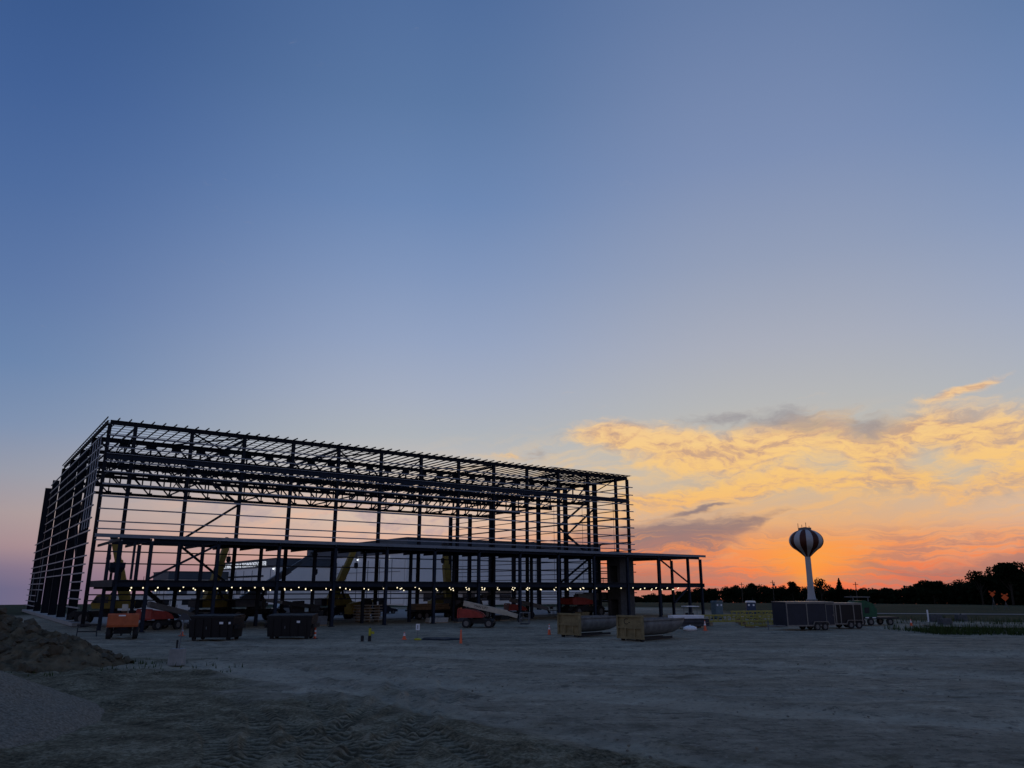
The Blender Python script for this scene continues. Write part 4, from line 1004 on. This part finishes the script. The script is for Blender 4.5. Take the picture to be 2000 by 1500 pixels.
# yellow lattice girders on the ground
def lattice(label, p0, p1, wd, ht, z0, npn):
    p0 = Vector(p0); p1 = Vector(p1); ln = (p1-p0).length; rz = math.atan2((p1-p0).y, (p1-p0).x)
    t = thing('lattice_girder', label, 'girder', (p0.x, p0.y, 0), rz, 'yellow lattice girders')
    for y in (-wd/2, wd/2):
        for z in (z0, z0+ht): MB().beam((0, y, z), (ln, y, z), 0.12, 0.14).build('chord', 'yrail', t)
    for k in range(npn+1):
        x = 0.1+(ln-0.2)*k/npn
        for y in (-wd/2, wd/2): MB().beam((x, y, z0+0.07), (x, y, z0+ht-0.07), 0.09, 0.09, (0, 1, 0)).build('post', 'yrail', t)
        if k < npn:
            MB().beam((x, -wd/2, z0+0.05), (x+(ln-0.2)/npn, -wd/2, z0+ht-0.05), 0.06, 0.06, (0, 1, 0)).build('lacing', 'yrail', t)
    for k in range(3): b1('timber_support', 'wood', t, 0.8+(ln-1.6)*k/2, 0, (z0-0.07)/2, 0.3, wd+0.4, z0-0.08)
    return t
lattice('long yellow lattice girder lying on timbers left of the navy trailer', (20.4, 86.4), (30.2, 89.6), 0.9, 0.62, 0.46, 9)
lattice('shorter yellow lattice girder lying behind the long one', (25.6, 92.6), (32.4, 95.2), 0.9, 0.7, 0.62, 6)
lattice('low yellow lattice girder lying in front of the long one', (23.8, 82.6), (28.6, 84.8), 0.8, 0.4, 0.22, 5)

# stacked steel beams and wrapped bundles right of the skips
bs = thing('beam_stack', 'stack of steel beams with white wrapping right of the nearest skip', 'steel beams', (15.6, 81.0, 0), R(14))
for k in range(2): b1('timber_support', 'wood', bs, 0.8+k*2.6, 0, 0.1, 0.2, 2.0, 0.2)
for r_ in range(2):
    for k in range(4): MB().ibeam((0, -0.75+k*0.5, 0.38+r_*0.38), (4.3, -0.75+k*0.5, 0.38+r_*0.38), 0.3, 0.34, (0, 0, 1), 0.04).build('steel_beam', 'galvdull', bs)
b1('wrapped_bundle', 'whiteplastic', bs, 2.2, 0.1, 1.11, 3.4, 1.3, 0.3)
sbag = thing('white_sack', 'white bulging sack on the ground beside the orange cone', 'sack', (16.9, 76.4, 0), 0.3)
MB().lathe([(0.02, 0.0), (0.5, 0.0), (0.66, 0.14), (0.6, 0.34), (0.3, 0.46), (0.02, 0.48)], 14).build('sack_body', 'whiteplastic', sbag, smooth=True); b1('tied_neck', 'whiteplastic', sbag, 0, 0, 0.5, 0.12, 0.12, 0.1)

# portable toilets
def toilet(label, loc, rz, skin, roofm):
    t = thing('portable_toilet', label, 'portable toilet', loc, rz, 'portable toilets')
    b1('cabin', skin, t, 0, 0, 1.1, 1.1, 1.1, 2.0); b1('skid', 'dark', t, 0, 0, 0.05, 1.2, 1.2, 0.1)
    b1('door', skin, t, 0, -0.565, 1.05, 0.8, 0.03, 1.75); b1('handle', 'trim', t, 0.3, -0.60, 1.05, 0.05, 0.04, 0.14)
    MB().prism([(-0.62, 2.1), (0.62, 2.1), (0.5, 2.32), (-0.5, 2.32)], -0.62, 0.62).build('roof', roofm, t)
    for x in (-0.3, 0.3): MB().cyl((x, -0.575, 1.78), (x, -0.59, 1.78), 0.13, n=12).build('vent', 'whiteplastic', t)
    MB().cyl((0.4, 0.4, 2.2), (0.4, 0.4, 2.6), 0.05, n=8).build('vent_pipe', 'dark', t)
    return t
toilet('pale teal portable toilet behind the yellow girders, nearer the annex', (27.3, 106.5, 0), R(20), 'teal', 'teal')
toilet('dark blue portable toilet with white roof behind the yellow girders', (31.8, 106.5, 0), R(-8), 'blueplastic', 'whiteplastic')

# small utility vehicle with canopy under the annex end
def buggy():
    t = thing('utility_cart', 'small canopied utility cart under the right end of the annex', 'cart', (20.6, 92.6, 0), R(15))
    for x in (-0.8, 0.8):
        for y in (-0.6, 0.6): wheel(t, x, y, 0.3, 0.22)
    MB().prism([(-1.3, 0.35), (1.3, 0.35), (1.35, 0.75), (0.7, 0.95), (-1.3, 0.9)], -0.62, 0.62).build('body', 'dark', t)
    for x in (-0.5, 0.6):
        for y in (-0.55, 0.55): MB().cyl((x, y, 0.9), (x, y, 1.85), 0.03, n=6).build('roof_post', 'greyp', t)
    b1('canopy', 'whiteplastic', t, 0.05, 0, 1.9, 1.6, 1.3, 0.07); b1('seat', 'dark', t, -0.1, 0, 1.05, 0.5, 1.1, 0.25)
buggy()

# cars parked behind
def car(label, loc, rz, paint, pickup):
    t = thing('parked_car', label, 'pickup' if pickup else 'car', loc, rz, 'parked vehicles inside the frame')
    for x in (-1.55, 1.55):
        for y in (-0.85, 0.85): wheel(t, x, y, 0.36, 0.24)
    if pickup: prof = [(-2.7, 0.45), (2.6, 0.45), (2.7, 0.85), (2.4, 1.1), (1.1, 1.15), (0.5, 1.85), (-0.7, 1.88), (-0.85, 1.15), (-2.7, 1.15)]
    else: prof = [(-2.3, 0.4), (2.3, 0.4), (2.35, 0.75), (1.2, 0.95), (0.4, 1.42), (-1.0, 1.45), (-1.7, 1.0), (-2.3, 0.95)]
    MB().prism(prof, -0.92, 0.92).build('body', paint, t)
    wz = (1.18, 1.78) if pickup else (0.98, 1.38)
    MB().prism([(0.85 if pickup else 0.95, wz[0]), (0.45 if pickup else 0.36, wz[1]), (-0.65 if pickup else -0.95, wz[1]), (-0.75 if pickup else -1.45, wz[0])], -0.94, 0.94).build('side_windows', 'glass', t)
    for y in (-0.7, 0.7): b1('headlight', 'whiteplastic', t, 2.66 if pickup else 2.33, y, 0.8, 0.06, 0.3, 0.14)
    b1('bumper', 'dark', t, 2.68 if pickup else 2.36, 0, 0.5, 0.1, 1.7, 0.2)
car('dark pickup truck parked inside the frame left of the middle', W(49.5, 112), ANG, 'carpaint', True)
car('dark car parked inside the frame beside the dark pickup', W(56.0, 114), ANG+0.1, 'carpaint', False)
car('silver pickup parked behind the stacked sheets', W(40.5, 115), ANG+3.1, 'palecar', True)

# stack of flat sheets on skids
st = thing('sheet_stack', 'tall stack of pale flat sheets on skids under the annex', 'sheet stack', W(41.4, 88.0), ANG)
for k in range(6):
    b1('sheet', 'palewood', st, 0.04*math.sin(k*2.1), 0, 0.30+k*0.33, 3.2, 1.3, 0.09)
    for x in (-1.2, 0, 1.2): b1('spacer', 'wood', st, x, 0, 0.155+k*0.33, 0.12, 1.2, 0.2)
# small stacks and crates along the annex edge
for k, (a, p, s_, m_, lb) in enumerate([(47.2, 81.6, (2.6, 1.0, 0.5), 'palewood', 'low pale pallet of boards at the annex edge, left of the pickup'), (50.6, 81.3, (2.2, 0.9, 0.4), 'galvdull', 'low grey bundle of metal studs beside the pale pallet of boards'),
                                   (33.4, 83.4, (1.6, 1.2, 0.9), 'greyp', 'small grey crate near the black dumpsters under the annex'), (57.5, 83.0, (1.8, 1.0, 0.55), 'dark', 'dark crate under the annex behind the small white sign'),
                                   (71.0, 83.4, (2.4, 1.1, 0.7), 'tan', 'tan crate behind the farther tub skip')]):
    t = thing('pallet_load', lb, 'pallet', W(a, p), ANG+0.1*k, 'pallet loads')
    for y in (-0.4, 0, 0.4): b1('pallet_runner', 'wood', t, 0, y*s_[1], 0.05, s_[0], 0.1, 0.1)
    for j in range(3): b1('load_layer', m_, t, 0.03*j, 0.02*(j % 2), 0.105+s_[2]/3*(j+0.5), s_[0]*0.96, s_[1]*0.96, s_[2]/3-0.012)

# two saw horses and a work table at the left wall
for k, (x, y) in enumerate(((-35.6, 67.5), (-33.6, 69.4))):
    t = thing('saw_horse', ['dark steel saw horse by the dirt pile, farther left', 'dark steel saw horse just left of the orange lift'][k], 'saw horse', (x, y, 0), 0.5+k, 'saw horses')
    b1('top_rail', 'dark', t, 0, 0, 0.92, 1.6, 0.14, 0.14)
    for sx in (-0.7, 0.7):
        for sy in (-1, 1): MB().beam((sx, sy*0.05, 0.86), (sx*1.05, sy*0.4, 0), 0.07, 0.07).build('leg', 'dark', t)
    b1('cross_rail', 'dark', t, 0, 0.24, 0.4, 1.4, 0.06, 0.08)

# telehandlers and a dark flatbed lorry under the annex
def telehandler(label, loc, rz, paint, pitch):
    t = thing('telehandler', label, 'telehandler', loc, rz, 'telehandlers')
    for x in (-1.5, 1.6):
        for y in (-1.0, 1.0): wheel(t, x, y, 0.68, 0.48)
    MB().prism([(-2.4, 0.7), (2.2, 0.7), (2.4, 1.0), (1.2, 1.35), (-1.2, 1.45), (-2.5, 1.6)], -0.7, 0.7).build('chassis', paint, t)
    MB().prism([(-0.7, 1.3), (0.7, 1.3), (0.85, 1.9), (0.5, 2.55), (-0.6, 2.6)], -1.1, -0.35).build('cab', 'dark', t)
    MB().prism([(-1.9, 1.46), (-0.9, 1.46), (-0.9, 1.9), (-1.8, 1.95)], 0.35, 1.05).build('engine_cover', paint, t)
    d = Vector((math.cos(R(pitch)), 0, math.sin(R(pitch)))); base = Vector((-2.2, 0.1, 1.85))
    MB().beam(base, base+d*4.2, 0.36, 0.42).build('boom_section', paint, t); MB().beam(base+d*4.1, base+d*6.0, 0.28, 0.32).build('boom_section', 'greyp', t)
    e = base+d*6.0
    b1('fork_carriage', 'dark', t, e.x+0.1, 0.1, e.z-0.4, 0.12, 1.3, 0.9)
    for y in (-0.35, 0.55): b1('fork', 'dark', t, e.x+0.75, y, e.z-0.82, 1.2, 0.12, 0.06)
    return t
telehandler('dark telehandler between the two black dumpsters, under the annex', W(31.6, 84.4), ANG+R(175), 'dark', 8)
telehandler('dark telehandler with raised forks left of the cream boom lift', W(56.6, 88.6), ANG+R(14), 'dark', 14)
telehandler('dull yellow telehandler behind the tall stack of sheets', W(44.8, 97.0), ANG+R(20), 'yellow', 6)
lr = thing('flatbed_lorry', 'dark flatbed lorry loaded with timber behind the small white sign', 'lorry', W(53.6, 93.0), ANG+R(3))
for x in (-3.2, -2.1, 2.6):
    for y in (-1.05, 1.05): wheel(lr, x, y, 0.5, 0.35)
b1('frame', 'dark', lr, 0, 0, 0.85, 8.2, 1.0, 0.25); b1('bed', 'dark', lr, -1.1, 0, 1.1, 5.8, 2.4, 0.2)
MB().prism([(2.0, 0.7), (4.0, 0.7), (4.05, 1.5), (3.7, 1.65), (3.3, 2.5), (2.0, 2.55)], -1.15, 1.15).build('cab', 'dark', lr)
MB().prism([(2.4, 1.7), (3.55, 1.7), (3.25, 2.35), (2.4, 2.38)], -1.17, 1.17).build('cab_window', 'glass', lr)
for k in range(4): b1('timber', 'wood', lr, -1.1, -0.85+k*0.56, 1.4, 5.4, 0.5, 0.36)
for k in range(3): b1('timber', 'wood', lr, -1.0, -0.58+k*0.56, 1.78, 5.2, 0.5, 0.34)

# ================================================================== small things on the lot
def cone(label, loc, h=0.72, tall=False, bands=True):
    t = thing('traffic_cone', label, 'traffic cone', loc, random.uniform(0, 6), 'traffic cones')
    bw = 0.22 if not tall else 0.24
    MB().box(0, 0, 0.02, bw*1.9, bw*1.9, 0.04).build('base', 'cone' if not tall else 'dark', t)
    r0 = 0.15 if not tall else 0.11
    MB().lathe([(r0, 0.04), (0.03 if not tall else 0.045, h), (0.0, h+0.01)], 12).build('cone_body', 'cone', t, smooth=True)
    if bands:
        def rad(z): return r0+(0.03-r0)*(z-0.04)/(h-0.04)+0.006
        for z0, z1 in ((0.52*h, 0.70*h), (0.78*h, 0.88*h)): MB().lathe([(rad(z0), z0), (rad(z1), z1)], 12).build('reflective_band', 'whiteplastic', t)
    return t
cone('tall slim orange delineator cone standing alone in the middle of the lot', (-3.6, 56.9, 0), 1.07, True, False)
cone('small orange cone with pale top beside the small white sign', (-8.5, 63.7, 0), 0.55)
cone('orange cone with white bands left of the farther tub skip', (3.2, 69.2, 0), 0.95)
cone('orange cone with white bands beside the white sack', (18.4, 76.7, 0), 0.95)
cone('orange cone just left of the left black dumpster', (-28.0, 68.4, 0), 0.72)
cone('orange cone at the edge of the gravel right of the green machine', (42.8, 86.2, 0), 0.72)
dr = thing('delineator_post', 'orange and white banded delineator right of the right black dumpster', 'delineator', (-15.7, 64.3, 0))
for k in range(5): MB().lathe([(0.11-0.008*k, 0.05+k*0.16), (0.11-0.008*(k+1), 0.05+(k+1)*0.16)], 12).build('band', 'cone' if k % 2 == 0 else 'whiteplastic', dr)
b1('base', 'dark', dr, 0, 0, 0.025, 0.42, 0.42, 0.05)

# marker posts
p_ = thing('marker_post', 'yellow topped marker post with dark foot in the middle of the lot', 'post', (-10.7, 60.7, 0))
MB().cyl((0, 0, 0), (0, 0, 0.46), 0.12, n=10).build('foot', 'dark', p_); MB().cyl((0, 0, 0.46), (0, 0, 0.98), 0.10, n=10).build('sleeve', 'vest', p_); MB().cyl((0, 0, 0.98), (0, 0, 1.06), 0.06, 0.03, 8).build('cap', 'dark', p_)
MB().quadbox([(0.1, -0.01, 0.6), (0.34, -0.01, 0.55), (0.34, 0.01, 0.55), (0.1, 0.01, 0.6), (0.1, -0.01, 0.78), (0.34, -0.01, 0.74), (0.34, 0.01, 0.74), (0.1, 0.01, 0.78)]).build('tape_end', 'vest', p_)
p_ = thing('marker_post', 'short black marker post left of the yellow topped one', 'post', (-11.25, 60.7, 0))
MB().cyl((0, 0, 0), (0, 0, 0.42), 0.12, n=10).build('foot', 'dark', p_); MB().cyl((0, 0, 0.42), (0, 0, 0.47), 0.12, 0.07, 10).build('cap', 'dark', p_)

# small white sign on a thin post
s_ = thing('small_sign', 'small white sign on a thin post with sandbag foot', 'sign', (-7.3, 62.4, 0))
MB().cyl((0, 0, 0), (0, 0, 0.9), 0.02, n=6).build('post', 'greyp', s_); b1('panel', 'whiteplastic', s_, 0, -0.03, 1.0, 0.30, 0.02, 0.46)
b1('print', 'greyp', s_, 0, -0.043, 1.0, 0.06, 0.004, 0.3)
MB().blob((0, 0, 0.10), 0.34, 4, 0.35).build('sandbag', 'vest', s_, smooth=True)
# black mat and hoses near it
mt_ = MB(); rr = random.Random(3); n = 22
for k in range(n):
    a = 6.283*k/n; mt_.v.append((math.cos(a)*1.7*rr.uniform(0.85, 1.1), math.sin(a)*1.1*rr.uniform(0.8, 1.1), 0.0))
for k in range(n):
    v = mt_.v[k]; mt_.v.append((v[0]*0.93, v[1]*0.93, 0.05+rr.uniform(0, 0.09)))
mt_.v.append((0, 0, 0.13))
for k in range(n): mt_.f += [(k, (k+1) % n, n+(k+1) % n, n+k), (n+k, n+(k+1) % n, 2*n)]
tag(mt_.build('black_tarp', 'dark', None, (-5.4, 63.2, 0.03)), 'rumpled black tarp lying flat right of the small white sign', 'tarp')

# concrete block with pole and triangle
bk = thing('block_sign', 'triangular sign on a pole set in a pale concrete block, left foreground', 'sign', (-17.6, 42.7, 0), 0.1)
MB().quadbox([(-0.36, -0.36, 0), (0.36, -0.36, 0), (0.36, 0.36, 0), (-0.36, 0.36, 0), (-0.32, -0.32, 0.82), (0.32, -0.32, 0.82), (0.32, 0.32, 0.82), (-0.32, 0.32, 0.82)]).build('block', 'concrete', bk)
MB().cyl((0.05, 0, 0.82), (0.14, 0, 2.32), 0.035, n=8).build('pole', 'greyp', bk)
MB().prism([(-0.22, 2.26), (0.54, 2.26), (0.26, 2.60), (0.10, 2.60)], -0.07, -0.04).build('triangle_panel', 'galvdull', bk)
MB().cyl((-0.1, 0.1, 0.82), (-0.1, 0.1, 1.25), 0.05, n=8).build('rebar_cap', 'dark', bk)

# road-work signs far right
for k, (x, y, z, lb) in enumerate(((90.2, 149.5, 0, 'orange diamond road sign by the far road, left and higher of two'), (91.9, 148.6, -0.45, 'orange diamond road sign by the far road, right and lower of two'))):
    t = thing('road_sign', lb, 'road sign', (x, y, 0), R(-28), 'orange road signs')
    MB().prism([(0, 2.1+z), (0.62, 2.72+z), (0, 3.34+z), (-0.62, 2.72+z)] if k else [(-0.05, 2.35), (0.42, 2.85), (0, 3.3), (-0.46, 2.85)], -0.03, 0.03).build('panel', 'signorange', t)
    for sx in (-0.4, 0.4): MB().beam((0, 0.05, 1.9+z), (sx, 0.3, 0), 0.05, 0.05).build('leg', 'greyp', t)
    MB().beam((0, 0.05, 0.6), (0, 0.05, 2.5+z), 0.05, 0.05, (0, 1, 0)).build('mast', 'greyp', t)
    for sx in (-1, 1): MB().prism([(sx*0.05, 3.2+z), (sx*0.5, 3.55+z), (sx*0.55, 3.2+z)], -0.02, 0.02).build('flag', 'signorange', t)

# concrete blocks and pale post by the far grass
for k, (x, y, s__, lb) in enumerate(((51.2, 97.0, 0.95, 'grey concrete block beside the pale post at the grass edge'), (55.4, 99.0, 0.9, 'grey concrete block farther right along the grass edge'), (46.6, 86.5, 1.0, 'low grey concrete block nearest the weeds'))):
    t = thing('concrete_block', lb, 'concrete block', (x, y, 0), 0.2*k, 'concrete blocks at the grass edge')
    MB().quadbox([(-s__*0.75, -0.35, 0), (s__*0.75, -0.35, 0), (s__*0.75, 0.35, 0), (-s__*0.75, 0.35, 0), (-s__*0.7, -0.28, 0.8), (s__*0.7, -0.28, 0.8), (s__*0.7, 0.28, 0.8), (-s__*0.7, 0.28, 0.8)]).build('block', 'block', t)
    b1('lifting_loop', 'dark', t, 0, 0, 0.84, 0.2, 0.04, 0.08)
t = thing('marker_stake', 'pale upright stake beside the concrete block at the grass edge', 'post', (50.0, 96.4, 0))
MB().cyl((0, 0, 0), (0, 0, 1.35), 0.09, n=8).build('stake', 'whiteplastic', t); MB().cyl((0, 0, 1.35), (0, 0, 1.42), 0.09, 0.03, 8).build('cap', 'whiteplastic', t)

# ================================================================== earth pile and crushed-stone pile
def mound(name, label, cat, mat, fn, xr, yr, step, loc):
    xs = np.arange(xr[0], xr[1]+1e-6, step); ys = np.arange(yr[0], yr[1]+1e-6, step)
    X, Y = np.meshgrid(xs, ys); Z = fn(X, Y); m, n = X.shape
    V = np.stack([X, Y, Z], -1).reshape(-1, 3); i = np.arange(m*n).reshape(m, n)
    keep = (np.maximum.reduce([Z[:-1, :-1], Z[1:, :-1], Z[:-1, 1:], Z[1:, 1:]]) > -0.10).ravel()
    F = np.stack([i[:-1, :-1], i[:-1, 1:], i[1:, 1:], i[1:, :-1]], -1).reshape(-1, 4)[keep]
    me = bpy.data.meshes.new(name); me.from_pydata(V.tolist(), [], F.tolist()); me.update()
    me.materials.append(M[mat]); me.polygons.foreach_set('use_smooth', [True]*len(me.polygons))
    o = bpy.data.objects.new(name, me); col.objects.link(o); o.location = loc
    return tag(o, label, cat)
def dirt_fn(X, Y):
    d1 = 2.75 - np.hypot((X+5.4)/1.5, (Y-3.2)/1.35)*0.62
    d2 = 1.55 - np.hypot((X-0.2)/1.25, (Y-0.6)/1.2)*0.55
    d3 = 1.35 - np.hypot((X+4.2)/1.3, (Y+0.2)/1.15)*0.50
    z = np.maximum(np.maximum(d1, d2), d3)
    z = z + (fbm(X*0.8, Y*0.8, 201, 3)-0.5)*0.7 + (fbm(X*2.6, Y*2.6, 202, 3)-0.5)*0.45 + (vnoise(X*6, Y*6, 203)-0.5)*0.16
    return np.where(z > -0.2, z, -0.3)
dp = mound('earth_pile', 'dark lumpy pile of dug earth at the left edge', 'earth pile', 'dirt', dirt_fn, (-16, 4), (-4.5, 10), 0.09, (-24.4, 42.2, 0))
cl = MB(); rr = random.Random(9)
for k in range(900):
    x, y = rr.uniform(-14, 3.6), rr.uniform(-4, 8); z = float(dirt_fn(np.array([[x]]), np.array([[y]]))[0, 0])
    if z < 0.0: continue
    cl.blob((x, y, z+0.02), rr.choice((0.05, 0.06, 0.08, 0.1, 0.13, 0.18, 0.26, 0.36)), k, rr.uniform(0.6, 0.95), 0.35)
tag(cl.build('clods', 'clod', dp), kind='stuff')
def stone_fn(X, Y):
    r_ = np.hypot(X, Y*0.96)
    z = 3.7 - r_*0.50 + 0.12*np.exp(-((r_-7.3)/0.8)**2)
    return z + (fbm(X*0.6, Y*0.6, 301, 3)-0.5)*0.3 + (vnoise(X*9, Y*9, 302)-0.5)*0.05
mound('crushed_stone_pile', 'smooth grey pile of crushed stone in the left foreground corner', 'gravel pile', 'gravelpile', stone_fn, (-4, 12), (-11, 11), 0.08, (-20.0, 23.2, 0))

# loose stones and clods over the lot
lo_ = MB(); rr = random.Random(21)
for k in range(500):
    r = 15*math.exp(rr.random()*1.5); a = R(rr.uniform(-40, 40)); x, y = r*math.sin(a), r*math.cos(a)
    lo_.blob((x, y, rr.uniform(-0.02, 0.03)), rr.choice((0.015, 0.02, 0.02, 0.03, 0.04, 0.05)), k, 0.7, 0.35)
tag(lo_.build('loose_stones', 'gravelpile'), 'loose stones and clods scattered over the lot', 'stones', kind='stuff')

# weeds on the strip at the right and tufts by the piles
wd_ = MB(); rr = random.Random(33)
def tuft(x, y, n, h, sp):
    for _ in range(n):
        bx, by = x+rr.gauss(0, sp), y+rr.gauss(0, sp); a = rr.uniform(0, 6.283); hh = h*rr.uniform(0.5, 1.3); l = rr.uniform(0.1, 0.5)*hh
        i = len(wd_.v); w_ = 0.035
        wd_.v += [(bx-w_*math.sin(a), by+w_*math.cos(a), -0.02), (bx+w_*math.sin(a), by-w_*math.cos(a), -0.02), (bx+l*math.cos(a), by+l*math.sin(a), hh)]
        wd_.f.append((i, i+1, i+2))
for k in range(420):
    t_ = rr.random(); u = rr.random()
    xa = 37.5+t_*24; ya0 = 70.5-t_*6.5*min(1, t_*2.2); ya1 = 80-t_*3.0
    tuft(xa, ya0+(ya1-ya0)*u**1.3, 16, 0.42 if rr.random() < .8 else 0.75, 0.45)
for k in range(60): tuft(rr.uniform(44, 70), rr.uniform(90, 104), 12, 0.6, 0.6)
for k in range(26): tuft(rr.uniform(-28, -12), rr.uniform(36, 46), 6, 0.2, 0.4)
tag(wd_.build('weeds', 'weed'), 'low weeds growing along the gravel edge on the right', 'weeds', kind='stuff')
